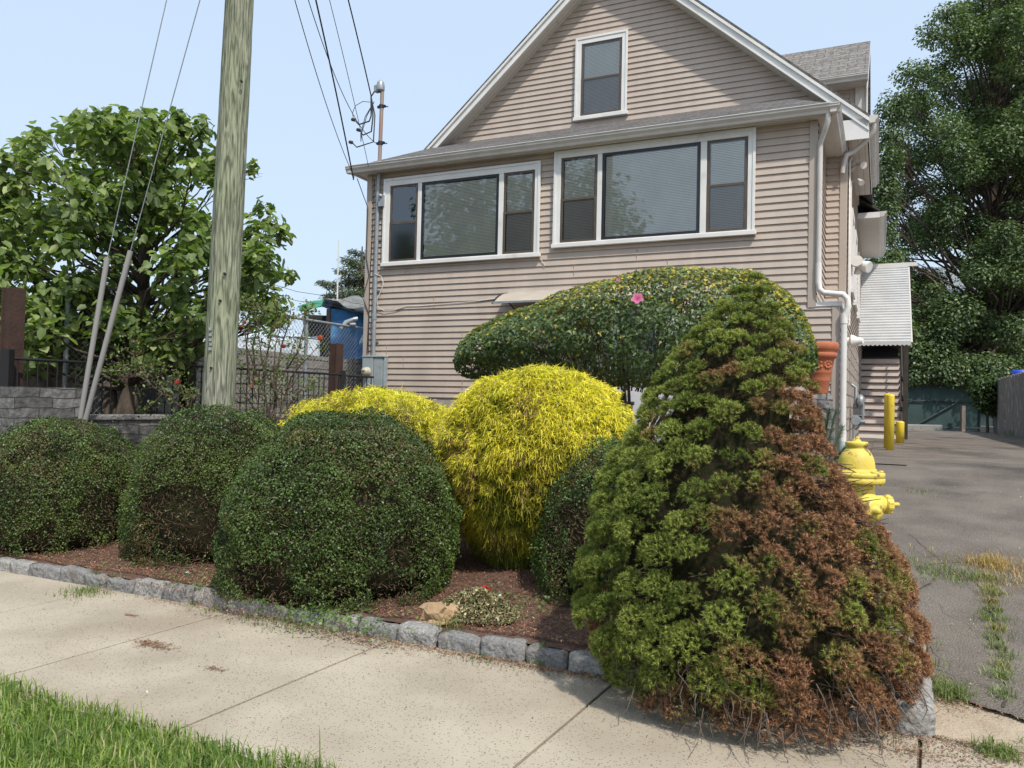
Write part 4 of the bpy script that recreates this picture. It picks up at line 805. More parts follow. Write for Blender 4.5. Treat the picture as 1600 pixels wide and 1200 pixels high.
# garage behind the gate
def bld(name, label, cat, S0, S1, N0, N1, z1, zr, wm, rm, over=.3):
    g = G(name, label, cat, (S0+S1)/2, N0, .8)
    g.part(MB().box((S0, N0, .7), (S1, N1, z1)), 'wall', wm)
    r_ = MB(); r_.extrude([(S0-over, N0-over, z1), (S0-over, (N0+N1)/2, zr), (S0-over, N1+over, z1), (S0-over, N1+over, z1-.12), (S0-over, N0-over, z1-.12)], (S1-S0+2*over, 0, 0)); g.part(r_, 'roof', rm); return g
a = at(1400, 580, 33); b = at(1562, 580, 34); s0, n0 = SN(a); s1, n1 = SN(b)
gg = bld('garage', 'low grey garage with a pale roof behind the green gate', 'garage', s0-1.0, s1-.2, (n0+n1)/2, (n0+n1)/2+6, float(at(1450, 573, 33)[2]), float(at(1450, 548, 36)[2])+.25, X['garage'], X['garageroof'])
mn = (n0+n1)/2; gg.part(MB().box((s0-.6, mn-.03, .8), (s0+2.6, mn-.005, 2.95)).box((s0+3.0, mn-.03, .8), (s1-.6, mn-.005, 2.9)), 'garage_door', X['dark'])
gg.part(MB().box((s1-.9, mn-.35, .8), (s1+.1, mn-.04, float(at(1540, 545, 33)[2]))), 'side_wing', X['garage'])
a = at(1430, 460, 44); s0, n0 = SN(a); bld('grey_house', 'big grey roofed house glimpsed through the tree behind the garage', 'house', s0-2, s0+9, n0, n0+9, float(at(1480, 462, 44)[2]), float(at(1480, 420, 48)[2]), pm('grey_house_wall', (.10, .07, .06), .8), X['garageroof'])
a = at(1596, 560, 70); s0, n0 = SN(a); wg = bld('white_building', 'white flat roofed building in the distance beyond the plank fence', 'building', s0-.9, s0+14, n0, n0+8, float(at(1590, 542, 70)[2]), float(at(1590, 540, 70)[2])+.2, X['gate_w'], X['gutter'], .8)
for k in range(5): wg.part(MB().box((s0+.2+k*2.4, n0-.05, 1.8+2.2), (s0+1.4+k*2.4, n0-.01, 5.2)), 'window', X['dark'])
p = at(1594, 585, 24.5); o = thing('blue_barrel', 'bright blue plastic barrel behind the plank fence', 'barrel', (p[0], p[1], .9)); r = 11*24.5/FPX*1.05
o.location.z = float(at(1594, 578, 24.5)[2])-1.05; MB().lathe([(0, 0), (r, 0), (r*1.04, .3), (r, .32), (r*1.04, .7), (r, .72), (r, .97), (r*.9, 1.05), (0, 1.06)], n=24).build('barrel_body', X['bluebarrel'], o)
MB().box((-.35, -.35, -1.2), (.35, .35, 0)).build('crate_base', X['wood'], o)

# ------------------------------------------------------------------ left side: stone wall, iron fence, rusty posts, chain link, board wall, tarps
lx = lambda N: -8.12+(N-5.0)*.125                 # S of the fence line at N
zw = 1.27
sw_ = thing('stone_wall', 'low grey fieldstone wall with a raised end pier left of the utility pole', 'wall', sn(lx(5.0)+.15, 5.0, .3), -YAW+math.atan(.125)*-1)
sw_.rotation_euler = (0, 0, -YAW-math.atan(.125))
L_ = 5.6; mb = MB(); mb.box((0, 0, -.3), (.22, L_, zw-.3-.06)); wo = mb.build('wall_courses', X['stonewall'], sw_)
MB().box((-.02, .72, zw-.36), (.25, L_, zw-.3)).build('coping', X['granite'], sw_, bevel=.012)
mb = MB(); mb.box((-.05, -.05, -.3), (.27, .70, 1.55-.3)); mb.build('pier', X['stonewall'], sw_)
# iron fence
iff = thing('iron_fence', 'black iron picket fence standing behind the stone wall', 'fence', sn(lx(5.1), 5.1, 1.0))
def fpnt(N, z, off=0): return sn(lx(N)+off, N, z)
rails = MB(); N0f, N1f = 5.1, 10.55
secs = [(5.1, 6.25, 1.84), (6.35, 6.62, 1.2), (6.68, 9.85, 1.87), (9.9, 10.55, 1.86)]
for (a, b, z) in (secs[0], secs[2], secs[3]):
    for zz_, r in ((z, .018), (.98, .015)):
        rails.tube([fpnt(a, zz_), fpnt(b, zz_)], r, 6)
rails.build('rail', X['iron'], iff, sub=True)
n_ = 0
for (a, b, z) in (secs[0], secs[2], secs[3]):
    N_ = a
    while N_ < b and n_ < 98:
        MB().tube([fpnt(N_, .92), fpnt(N_, z)], .0085, 5).build('picket', X['iron'], iff, sub=True); N_ += .1; n_ += 1
for N_, z, r in ((5.1, 1.93, .045), (6.68, 1.95, .05), (9.87, 1.93, .04)): MB().box((-r, -r, 0), (r, r, z-.85), o=fpnt(N_, .85)).build('fence_post', X['iron'], iff, sub=True)
rg = MB()
for k in range(26):
    a = math.pi*2*k/25; 
pts = [fpnt(8.0+.18*math.cos(a), 1.55+.13*math.sin(a)) for a in np.linspace(0, 2*math.pi, 20)]; rg.tube(pts, .008, 5); rg.build('ring_scroll', X['iron'], iff, sub=True)
for (x, yt, Z, hw_, lab) in ((15, 450, 8.25, .07, 'rusty brown steel post at the left edge of the photo'), (293, 522, 10.6, .062, 'rusty brown steel post just left of the utility pole'), (523, 537, 13.0, .075, 'rusty brown steel post nearest the house corner')):
    p = at(x, 640, Z); zt = float(at(x, yt, Z)[2])
    o = thing('rusty_post', lab, 'post', (p[0], p[1], .4), -YAW, group='rusty steel posts behind the iron fence'); h = zt-.4
    MB().box((-hw_, -hw_*1.2, 0), (-hw_*.7, hw_*1.2, h)).box((hw_*.7, -hw_*1.2, 0), (hw_, hw_*1.2, h)).box((-hw_*.7, -.01, 0), (hw_*.7, .01, h-.002)).box((-hw_*.69, -hw_*.9, 0), (hw_*.69, -hw_*.7, h-.004)).build('steel_section', X['rust'], o)
# chain link fence
cf = thing('chain_link_fence', 'galvanised chain link fence with diamond mesh behind the iron fence', 'fence', sn(-8.35, 8, 1.1))
cN0, cN1, cz0_, cz1_ = 6.1, 14.6, 1.15, 2.80
cl = lambda N, z, o=0: sn(-8.66+o, N, z)
mesh = MB(); stp = .085; hgt = cz1_-cz0_; V = []; F = []
def ribbon(a, b, r):
    global V, F
    d = unit(b-a); s1 = unit(np.cross(d, ud))*r; s2 = ud*r; k = len(V); V += [a+s1, a-s1*.5+s2, a-s1*.5-s2, b+s1, b-s1*.5+s2, b-s1*.5-s2]; F += [(k, k+1, k+4, k+3), (k+1, k+2, k+5, k+4), (k+2, k, k+3, k+5)]
N_ = cN0-hgt
while N_ < cN1:
    for sg in (1, -1):
        a_, b_ = (N_, N_+hgt) if sg > 0 else (N_+hgt, N_); za, zb = cz0_, cz1_
        lo_, hi_ = max(cN0, min(a_, b_)), min(cN1, max(a_, b_))
        if hi_-lo_ < .05: continue
        f_ = lambda q: za+(zb-za)*(q-a_)/(b_-a_)
        ribbon(cl(lo_, f_(lo_), .004*sg), cl(hi_, f_(hi_), .004*sg), .0026)
    N_ += stp
npmesh('wire_mesh', np.array(V), np.array(F), X['galv'], cf)
MB().tube([cl(cN0, cz1_), cl(cN1, cz1_)], .022, 8).build('top_rail', X['galv'], cf, sub=True)
for N_ in (6.15, 8.1, 10.4, 12.7): MB().tube([cl(N_, .9, -.03), cl(N_, cz1_+.06, -.03)], .03, 8).build('fence_post', X['galv'], cf, sub=True)
for z in (3.1, 3.25): MB().tube([cl(cN0+a_*.5, z+.02*math.sin(a_*2.1)) for a_ in range(18)], .004, 4).build('barbed_wire', X['cable'], cf, sub=True)
# stacked board retaining wall
bw = G('board_wall', 'grey stacked board retaining wall in the yard behind the fences', 'wall', -9.9, 6, .6)
mb = MB(); a, b = (-10.1, 3.5), (-9.0, 15.5)
mb.extrude([(a[0], a[1], .6), (b[0], b[1], .6), (b[0], b[1], 2.22), (a[0], a[1], 2.38)], (-.25, .02, 0)); bwo = bw.part(mb, 'boards', X['blockwall'])
mb = MB()
for t in np.linspace(.02, .98, 9): x, y = a[0]+(b[0]-a[0])*t, a[1]+(b[1]-a[1])*t; mb.box((x, y, .6), (x+.06, y+.09, 2.3))
bw.part(mb, 'wall_post', X['wood'])
# tarps
def drape(name, mat, parent, c00, c10, c11, c01, amp, seed, n=36, th=True, wav=None):
    c00, c10, c11, c01 = [np.array(c) for c in (c00, c10, c11, c01)]; T = np.linspace(0, 1, n)
    P = np.array([[(c00*(1-u)+c10*u)*(1-v)+(c01*(1-u)+c11*u)*v for v in T] for u in T]); nr = unit(np.cross(c10-c00, c01-c00))
    d = (vn(P, 1.6, seed)-.5)*amp*2+(vn(P*[1, 1, .25], 6, seed+1)-.5)*amp+(vn(P, 15, seed+2)-.5)*amp*.35
    P = P+nr*d[..., None]; P[..., 2] += ((vn(P, 3, seed+3)-.5)*amp*1.2)
    I = np.arange(n*n).reshape(n, n); F = np.stack([I[:-1, :-1], I[1:, :-1], I[1:, 1:], I[:-1, 1:]], -1).reshape(-1, 4)
    o = npmesh(name, P.reshape(-1, 3), F, mat, parent, smooth=True); md = o.modifiers.new('thickness', 'SOLIDIFY'); md.thickness = .008; return o
ts = thing('tarp_shelter', 'makeshift shelter hung with bright blue tarp beside the left house corner', 'shelter', at(545, 600, 16.2))
drape('blue_tarp', X['bluetarp'], ts, at(509, 563, 16.0), at(600, 560, 16.6), at(600, 500, 16.6), at(513, 480, 16.0), .10, 3)
drape('blue_tarp', X['bluetarp'], ts, at(509, 566, 16.02), at(513, 566, 17.6), at(518, 482, 17.6), at(513, 480, 16.0), .05, 8)
drape('roof_cover', X['greytarp'], ts, at(503, 474, 15.8), at(600, 508, 15.9), at(600, 470, 18.2), at(508, 472, 18.2), .16, 11)
drape('green_cover', X['greentarp'], ts, at(470, 487, 15.9), at(510, 476, 15.9), at(507, 471, 18), at(465, 478, 18), .08, 13)
mb = MB()
for p in (at(511, 590, 15.9), at(600, 590, 16.6), at(476, 590, 15.95), at(513, 590, 17.8)): MB().tube([p*[1, 1, 0]+[0, 0, .5], p*[1, 1, 0]+[0, 0, float(at(511, 483, 15.9)[2])]], .05, 6).build('shelter_post', X['darkwood'], ts, sub=True)
mb = MB(); wallseg(mb, at(474, 600, 18.2), at(600, 600, 18.6), .6, float(at(500, 492, 18.2)[2])); mb.build('back_panel', X['dark'], ts, sub=True)
ps = thing('sheeted_stack', 'long low stack under pale blue and white sheeting behind the board wall', 'covered stack', at(445, 560, 15.2))
drape('sheet_front', X['palesheet'], ps, at(330, 562, 14.6), at(500, 566, 15.6), at(500, 532, 15.6), at(330, 522, 14.6), .06, 21); drape('sheet_top', X['palesheet'], ps, at(330, 522, 14.6), at(500, 532, 15.6), at(500, 528, 17), at(330, 517, 16.4), .06, 25)
an = at(527, 480, 17.5); o = thing('antenna_pole', 'thin white antenna pole rising above the blue tarp shelter', 'antenna', (an[0], an[1], .8)); MB().tube([(an[0], an[1], .6), at(527, 470, 17.5), at(529, 376, 17.5)], [.03, .02, .012], 6).build('mast', X['pvc'], o, sub=True)

# ------------------------------------------------------------------ vegetation
def core_blob(c, r, seed, parent, name='shade_core', sc_=.84, zmin=None):  # solid dark blob in place of the shaded inside, blocks the view through
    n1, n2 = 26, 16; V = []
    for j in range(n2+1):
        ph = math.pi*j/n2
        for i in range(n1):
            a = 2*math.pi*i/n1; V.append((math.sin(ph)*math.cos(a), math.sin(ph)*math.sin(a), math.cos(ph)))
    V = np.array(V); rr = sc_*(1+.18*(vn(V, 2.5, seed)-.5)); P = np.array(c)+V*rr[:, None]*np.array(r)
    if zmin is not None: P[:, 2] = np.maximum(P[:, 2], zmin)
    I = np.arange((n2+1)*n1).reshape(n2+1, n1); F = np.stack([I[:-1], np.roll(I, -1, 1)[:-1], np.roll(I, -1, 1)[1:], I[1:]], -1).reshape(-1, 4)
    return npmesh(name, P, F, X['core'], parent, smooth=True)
def sup(d, p):                                      # superellipsoid radius factor
    return 1/np.power(np.sum(np.abs(d)**p, 1), 1/p)
def dome_pts(n, c, r, seed, p=2.4, lump=.07, depth=.07, zcut=None, ls=2.3):
    """points in the outer shell of a lumpy clipped mound"""
    d = rdir(int(n*1.25)); d = d[d[:, 2] > -.93]; rf_ = sup(d, p)
    lm = 1+lump*2*(vn(d, ls, seed)-.5)+lump*.8*(vn(d, ls*2.7, seed+1)-.5)
    dep = rng.exponential(depth*.45, len(d)); dep = np.minimum(dep, depth*2.2)
    P = np.array(c)+d*(rf_*lm)[:, None]*np.array(r); nn_ = unit(d/np.array(r)); P = P-nn_*dep[:, None]
    if zcut is not None: k = P[:, 2] > zcut; d, P, dep, nn_ = d[k], P[k], dep[k], nn_[k]
    return P, nn_, dep, d
def boxwood(px, Z, r, ztop, label, n, seed, holes=(), tint=(1, 1, 1), z0=None, ry=None):
    c = at(px, 700, Z); S_, N_ = SN(c); zb = float(hz(min(S_, .1), max(4.25, N_-r*.7))) if z0 is None else z0
    o = thing('boxwood_shrub', label, 'shrub', (c[0], c[1], zb), group='clipped boxwood mounds in the planting bed')
    h = ztop-zb; cc = np.array([c[0], c[1], zb+h*.27]); R_ = np.array([r, ry or r*.98, h*.73])
    P, nn_, dep, d = dome_pts(n, cc, R_, seed, 2.3, .06, .09, zb+.01, ls=3.2)
    keep = np.ones(len(P), bool); q = vn(P, 5.5, seed+3)*.55+vn(P, 13, seed+4)*.45
    P = P-nn_*(np.clip(vn(P, 9, seed+14)-.45, 0, 1)*.16)[:, None]
    low = np.clip(1-(P[:, 2]-zb)/(h*.35), 0, 1)
    keep &= ~((q > .74-low*.20) & (rng.random(len(P)) < .93))
    for (hx, hy, hr) in holes:                      # bare patches seen in the photo, as a spot on the surface
        hp_ = at(hx, hy, Z-r*.85); dd_ = np.linalg.norm((P-hp_)*[1, .6, 1], axis=1)+.1*(vn(P, 9, seed+6)-.5); keep &= ~((dd_ < hr) & (rng.random(len(P)) < .9))
    P, nn_, dep = P[keep], nn_[keep], dep[keep]; m = len(P)
    t = vn(P, 3.0, seed+7); col = mixc((.022, .042, .009), (.092, .135, .027), np.clip(t*1.3-.1+rng.normal(size=m)*.16, 0, 1)); new = rng.random(m) < .12+.18*(vn(P, 6, seed+9) > .6); col[new] = mixc((.09, .16, .035), (.13, .20, .05), rng.random(new.sum()))
    y_ = (vn(P, 4, seed+8) > .70) & (rng.random(m) < .3+.5*np.clip(1-(P[:, 2]-zb)/(h*.5), 0, 1)); col[y_] = mixc((.16, .13, .04), (.10, .06, .03), rng.random(y_.sum()))
    col = vary(col*np.array(tint), .2)
    sh = rng.choice(m, 260); sp_ = []; sc_l = []                 # stray shoots breaking the clipped outline
    for i_ in sh:
        L1 = rng.uniform(.02, .07); dv_ = unit(nn_[i_]+rng.normal(size=3)*.4+[0, 0, .3]); t_ = np.linspace(0, 1, 7)[:, None]; sp_.append(P[i_]+dv_*L1*t_+rng.normal(size=(7, 3))*.005); sc_l.append(np.tile(col[i_]*1.25, (7, 1)))
    P = np.concatenate([P]+sp_); col = np.concatenate([col]+sc_l); nn_ = np.concatenate([nn_, rdir(len(P)-m)]); m = len(P)
    leafmesh('foliage', P, nn_*.7+rdir(m)*.8+[0, 0, .25], rng.uniform(.012, .025, m), rng.uniform(.007, .0135, m), col, F_box, o, fold=.12)
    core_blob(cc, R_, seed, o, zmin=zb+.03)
    k_ = 16000; dq = rdir(k_); dq = dq[dq[:, 2] > -.5]; Pq = cc+dq*sup(dq, 2.3)[:, None]*R_*rng.uniform(.84, .95, (len(dq), 1)); Pq = Pq[Pq[:, 2] > zb+.01]; kk = len(Pq)
    leafmesh('inner_sprays', Pq, rdir(kk), rng.uniform(.03, .075, kk), rng.uniform(.003, .005, kk), vary(mixc((.07, .045, .03), (.19, .13, .085), rng.random(kk)), .2), F_lit, o, fold=0)
    tw = MB()
    for k in range(170):                            # bare twigs under the skirt
        a = random.uniform(0, 2*math.pi); zz = zb+h*random.uniform(.02, .42); e_ = math.sqrt(max(0, 1-((zz-cc[2])/R_[2])**2))*random.uniform(.82, 1.0)
        p1_ = np.array([c[0]+R_[0]*e_*math.cos(a), c[1]+R_[1]*e_*math.sin(a), zz]); p0_ = np.array([c[0]+R_[0]*.4*math.cos(a), c[1]+R_[1]*.4*math.sin(a), zb+.05]); md_ = (p0_+p1_)/2+rng.normal(size=3)*.05
        tw.tube([p0_, md_, p1_], [.006, .004, .002], 4, False)
    tw.build('stems', X['twig'], o, sub=True); return o
boxwood(10, 8.7, .72, 1.16, 'small slice of clipped boxwood at the far left edge behind the others', 16000, 100, ry=.7)
boxwood(98, 7.45, .80, 1.25, 'leftmost full clipped boxwood mound, broad and low below the guy wires', 80000, 110, [(150, 800, .22), (190, 770, .15), (60, 850, .12)])
boxwood(345, 7.0, .77, 1.43, 'clipped boxwood mound at the foot of the utility pole with a bare brown patch', 80000, 120, [(290, 810, .30), (330, 850, .26), (230, 790, .12)])
boxwood(540, 5.98, .875, 1.425, 'largest clipped boxwood mound, in front of the golden shrubs', 122000, 130, [(575, 775, .09), (680, 800, .09), (640, 860, .14), (420, 925, .16), (600, 905, .09), (380, 900, .12)], tint=(.92, .95, 1))
boxwood(985, 5.75, .68, 1.27, 'clipped boxwood mound squeezed between the golden shrub and the conifer', 54000, 140, [(890, 820, .16), (930, 860, .18)], tint=(.85, .95, .95))
def golden(px, Z, r, ztop, label, n, seed, zb=None, ry=None, p=2.2, skirt=None):
    c = at(px, 700, Z); S_, N_ = SN(c); zb = float(hz(min(S_, .1), N_-r*.8)) if zb is None else zb
    o = thing('golden_cypress', label, 'shrub', (c[0], c[1], zb), group='golden threadleaf cypress mounds')
    h = ztop-zb; cc = np.array([c[0], c[1], zb+h*.50]); R_ = np.array([r, ry or r*.9, h*.50])
    P, nn_, dep, d = dome_pts(n, cc, R_, seed, p, .08, .08, zb+.02, ls=3)
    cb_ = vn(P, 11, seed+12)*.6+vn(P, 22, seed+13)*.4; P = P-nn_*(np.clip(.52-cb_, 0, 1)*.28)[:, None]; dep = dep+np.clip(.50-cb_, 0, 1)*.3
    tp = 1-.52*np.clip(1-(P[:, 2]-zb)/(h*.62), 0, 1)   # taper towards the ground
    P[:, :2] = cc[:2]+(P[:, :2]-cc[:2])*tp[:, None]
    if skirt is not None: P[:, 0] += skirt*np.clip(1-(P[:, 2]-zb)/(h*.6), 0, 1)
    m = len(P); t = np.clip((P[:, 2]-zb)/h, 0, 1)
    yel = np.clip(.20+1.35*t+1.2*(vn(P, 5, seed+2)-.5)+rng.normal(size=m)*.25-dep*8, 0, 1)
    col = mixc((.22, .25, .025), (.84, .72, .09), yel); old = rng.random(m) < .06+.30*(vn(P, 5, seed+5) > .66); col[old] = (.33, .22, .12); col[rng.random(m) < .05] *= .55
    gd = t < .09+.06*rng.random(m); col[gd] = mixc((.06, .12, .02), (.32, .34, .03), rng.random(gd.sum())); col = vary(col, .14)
    az = unit(nn_*[1, 1, .25]+1e-6+rng.normal(size=(m, 3))*[.75, .75, .5]); L_ = rng.uniform(.05, .115, m)[:, None]; wd = rng.uniform(.0025, .0045, m)[:, None]
    V = []; dirs = []; side = unit(np.cross(az, [0, 0, 1.])+rng.normal(size=(m, 3))*.5)
    p0_ = P-az*L_*.35+[0, 0, .012]; p1_ = P+az*L_*.25+[0, 0, .014]+rng.normal(size=(m, 3))*.006; p2_ = p1_+az*L_*.34-np.array([0, 0, 1])*L_*.34*rng.random((m, 1))*2; f1 = p1_+unit(az*.6+side*.8-[0, 0, .5])*L_*.5; f2 = p1_+unit(az*.6-side*.8-[0, 0, .4])*L_*.45
    def strip(a, b, w0, w1): return np.stack([a-side*w0, a+side*w0, b+side*w1, b-side*w1], 1)
    up_ = np.array([0, 0, 1.]); sd2 = up_
    V = np.concatenate([strip(p0_, p1_, wd*.7, wd*.7), strip(p1_, p2_, wd*.7, wd*.25), np.stack([p1_-az*wd, p1_+az*wd, f1+az*wd*.3, f1-az*wd*.3], 1), np.stack([p1_-az*wd, p1_+az*wd, f2+az*wd*.3, f2-az*wd*.3], 1)])
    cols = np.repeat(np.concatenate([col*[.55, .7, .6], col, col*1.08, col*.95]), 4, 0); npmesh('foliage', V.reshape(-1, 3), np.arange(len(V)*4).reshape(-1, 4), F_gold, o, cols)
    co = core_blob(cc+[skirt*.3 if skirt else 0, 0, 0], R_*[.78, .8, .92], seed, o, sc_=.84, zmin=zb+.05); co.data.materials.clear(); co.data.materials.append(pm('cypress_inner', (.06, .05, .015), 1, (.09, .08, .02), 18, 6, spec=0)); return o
golden(842, 6.42, .84, 1.80, 'big golden yellow threadleaf cypress cascading beside the dark boxwood', 52000, 200, skirt=-.22, p=2.05)
golden(588, 7.65, .98, 1.585, 'low golden yellow threadleaf cypress behind the largest boxwood, below the electric meter', 28000, 210, p=2.2)

# dying dwarf spruce
def spruce():
    c = at(1172, 1000, 4.2); zb = .10; zt = float(at(1172, 441, 4.25)[2]); H_ = zt-zb
    o = thing('dwarf_spruce', 'large conical dwarf spruce, green on the left and rusty brown and dying on the right', 'conifer', (c[0], c[1], zb))
    prof_t = np.array([0, .115, .215, .316, .417, .52, .62, .72, .82, .905, .96, 1.]); prof_r = np.array([.74, .84, .83, .78, .68, .55, .45, .395, .30, .18, .10, .0])
    cxo = lambda t: np.interp(t, [0, .115, .215, .316, .417, .52, .62, .72, .82, .92, 1], [.02, .00, -.05, -.065, -.16, -.18, -.15, -.13, -.085, -.04, 0])
    # ragged clump centres over the cone
    cl_ = []; rn = np.random.default_rng(11); tries = 0
    while len(cl_) < 480 and tries < 40000:
        tries += 1; t = rn.random()**1.35; a = rn.random()*2*math.pi; r = np.interp(t, prof_t, prof_r)
        if rn.random() > r/.93+.2: continue
        s_ = .036+.060*(1-t)+rn.random()*.03
        r_ = max(r-s_*.50, 0)*(1+.10*(vn(np.array([[math.cos(a)*1.5, math.sin(a)*1.5, t*4]]), 1.3, 31)[0]-.5))
        p = np.array([c[0]+cxo(t)+r_*math.cos(a), c[1]+r_*.95*math.sin(a), zb+t*H_])
        if any(np.linalg.norm(p-q)*1.0 < (s_+e_)*.73 for q, e_ in cl_): continue
        cl_.append((p, s_))
    P = []; D_ = []; CI = []
    for i, (p, s_) in enumerate(cl_):
        n = int(56*(s_/.09)**2*2.3); out = unit(np.array([p[0]-c[0], p[1]-c[1], .30*H_*.5])); d = unit(rdir(n)+out*.95+[0, 0, .25]); q = p+d*s_*(.92+.22*rng.random((n, 1)))*[1, 1, .85]; P.append(q); D_.append(unit(d+out*.3+[0, 0, .15])); CI.append(np.full(n, i))
    # thin cover in between, set deeper
    n = 5000; t = rng.random(n)**1.3; a = rng.random(n)*2*math.pi; r = np.interp(t, prof_t, prof_r)*(.78+.07*rng.random(n)); k = rng.random(n) < r/.9+.1; t, a, r = t[k], a[k], r[k]
    q = np.stack([c[0]+cxo(t)+r*np.cos(a), c[1]+r*.95*np.sin(a), zb+t*H_], 1); P.append(q); D_.append(unit(np.stack([np.cos(a), np.sin(a), 0*a+.3], 1)+rdir(len(a))*.3)); CI.append(np.full(len(a), -1))
    P = np.concatenate(P); D_ = np.concatenate(D_); CI = np.concatenate(CI); t = (P[:, 2]-zb)/H_
    # dark open gaps between the tiers
    gaps = [(1145, 690, .12), (1240, 905, .13), (1105, 880, .10), (1150, 760, .05), (980, 800, .05)]
    keep = np.ones(len(P), bool)
    for gx, gy, gr in gaps: gp_ = at(gx, gy, 4.2-np.interp((at(gx, gy, 3.6)[2]-zb)/H_, prof_t, prof_r)*.85); keep &= ~(np.linalg.norm((P-gp_)*[.7, .8, 1.6], axis=1) < gr*.8)
    P, D_, CI, t = P[keep], D_[keep], CI[keep], t[keep]; n = len(P)
    ccl0 = np.random.default_rng(8).random(len(cl_)+1); x = (P[:, 0]-c[0])/.93; dead = .07+x*.80+.55*np.clip(x-.35, 0, 1)+.62*(vn(P, 2.2, 41)-.5)*2+.42*(vn(P, 6, 42)-.5)*2+np.interp(t, [0, .12, .3, .55, .8, .9, 1], [.75, .38, .10, .18, .05, -.35, -.8])-.02
    dead += np.where(CI < 0, .6, 0)+(ccl0[CI]-.5)*.45+rng.normal(size=n)*.10
    dead -= .25*((x < -.15) & (t > .18)); br_ = np.clip((dead-.02)/.34, 0, 1)
    ccl = np.random.default_rng(4).random(len(cl_)+1); green = mixc((.055, .088, .014), (.25, .29, .065), np.clip(ccl[CI]*.55+vn(P, 4, 43)*.35+rng.random(n)*.25, 0, 1)); brown = mixc((.10, .050, .030), (.36, .19, .105), np.clip(rng.random(n)*.8+.3*vn(P, 6, 44), 0, 1)); gold = mixc((.22, .19, .06), (.18, .13, .05), rng.random(n))
    col = green*(1-br_[:, None])+brown*br_[:, None]*np.where(CI < 0, .5, 1.)[:, None]; md_ = np.exp(-((br_-.45)/.22)**2)[:, None]; col = col*(1-md_*.5)+gold*md_*.5  # inner cover is dead brown, darkened further to paint shade between the clumps
    K = 18; L_ = rng.uniform(.013, .022, (n, K, 1)); perp = rdir(n*K).reshape(n, K, 3); Dn = D_[:, None, :]
    perp = perp-Dn*np.sum(perp*Dn, 2, keepdims=True); perp = perp/np.linalg.norm(perp, axis=2, keepdims=True); s_ = rng.random((n, K, 1))*.028
    base = P[:, None, :]+Dn*(s_-.02); nd = perp*.85+Dn*.6; nd /= np.linalg.norm(nd, axis=2, keepdims=True); w_ = np.cross(nd, rdir(n*K).reshape(n, K, 3)); w_ /= np.linalg.norm(w_, axis=2, keepdims=True); w_ *= .0015
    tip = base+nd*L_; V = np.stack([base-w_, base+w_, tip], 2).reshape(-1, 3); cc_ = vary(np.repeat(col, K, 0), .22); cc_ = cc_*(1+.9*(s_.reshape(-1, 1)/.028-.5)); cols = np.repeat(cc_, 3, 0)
    npmesh('foliage', V, np.arange(len(V)).reshape(-1, 3), F_spr, o, cols)
    # solid dark core standing in for the shade inside, and visible branches
    V = []; n1 = 28; tt = np.linspace(0, 1, 22)
    for t_ in tt:
        r = np.interp(t_, prof_t, prof_r)*.72
        for i in range(n1): a = 2*math.pi*i/n1; rr = r*(1+.25*(random.random()-.5)); V.append((c[0]+cxo(t_)+rr*math.cos(a), c[1]+rr*math.sin(a), zb+t_*(H_-.12)+.02))
    I = np.arange(len(V)).reshape(-1, n1); F = np.stack([I[:-1], np.roll(I, -1, 1)[:-1], np.roll(I, -1, 1)[1:], I[1:]], -1).reshape(-1, 4); npmesh('spruce_shade_core', np.array(V), F, X['core'], o, smooth=True)
    tw = MB(); tw.tube([(c[0], c[1], 0), (c[0], c[1], zb+H_*.9)], [.06, .01], 8)
    for k in range(520):
        a = random.uniform(0, 2*math.pi); t_ = random.random()**1.7*.6; r = float(np.interp(t_, prof_t, prof_r)); z = zb+t_*H_
        p0_ = np.array([c[0]+r*.45*math.cos(a), c[1]+r*.45*math.sin(a), z]); p1_ = np.array([c[0]+r*.95*math.cos(a), c[1]+r*.92*math.sin(a), z+random.uniform(-.08, .08)]); tw.tube([p0_, (p0_+p1_)/2+rng.normal(size=3)*.03, p1_], [.006, .004, .0015], 4, False)
    tw.build('branch', X['twig'], o, sub=True)
    dt = MB()                                        # grey dead sprays hanging to the pavement at the front
    for k in range(150):
        a = rad(-90)+random.gauss(0, .6); r = .62+.24*random.random(); z = zb+random.uniform(.02, .26)
        p = np.array([c[0]+r*math.cos(a)*1.02, c[1]+r*math.sin(a)*.98, z]); out = np.array([math.cos(a), math.sin(a), 0]); pts = [p]
        L_ = random.uniform(.07, .2); d_2 = unit(out*.5+np.array([random.gauss(0, .3), random.gauss(0, .2), -1.0]))
        for j in range(3): p = p+d_2*L_/3; d_2 = unit(d_2+rng.normal(size=3)*.25); p[2] = max(p[2], .015); pts.append(p)
        dt.tube(pts, [.0035, .003, .002, .001], 3, False)
        if k % 2:
            for q in pts[1:]: dt.tube([q, q+rng.normal(size=3)*.03], [.002, .001], 3, False)
    dt.build('dead_twigs', X['deadtwig'], o, sub=True)
spruce()
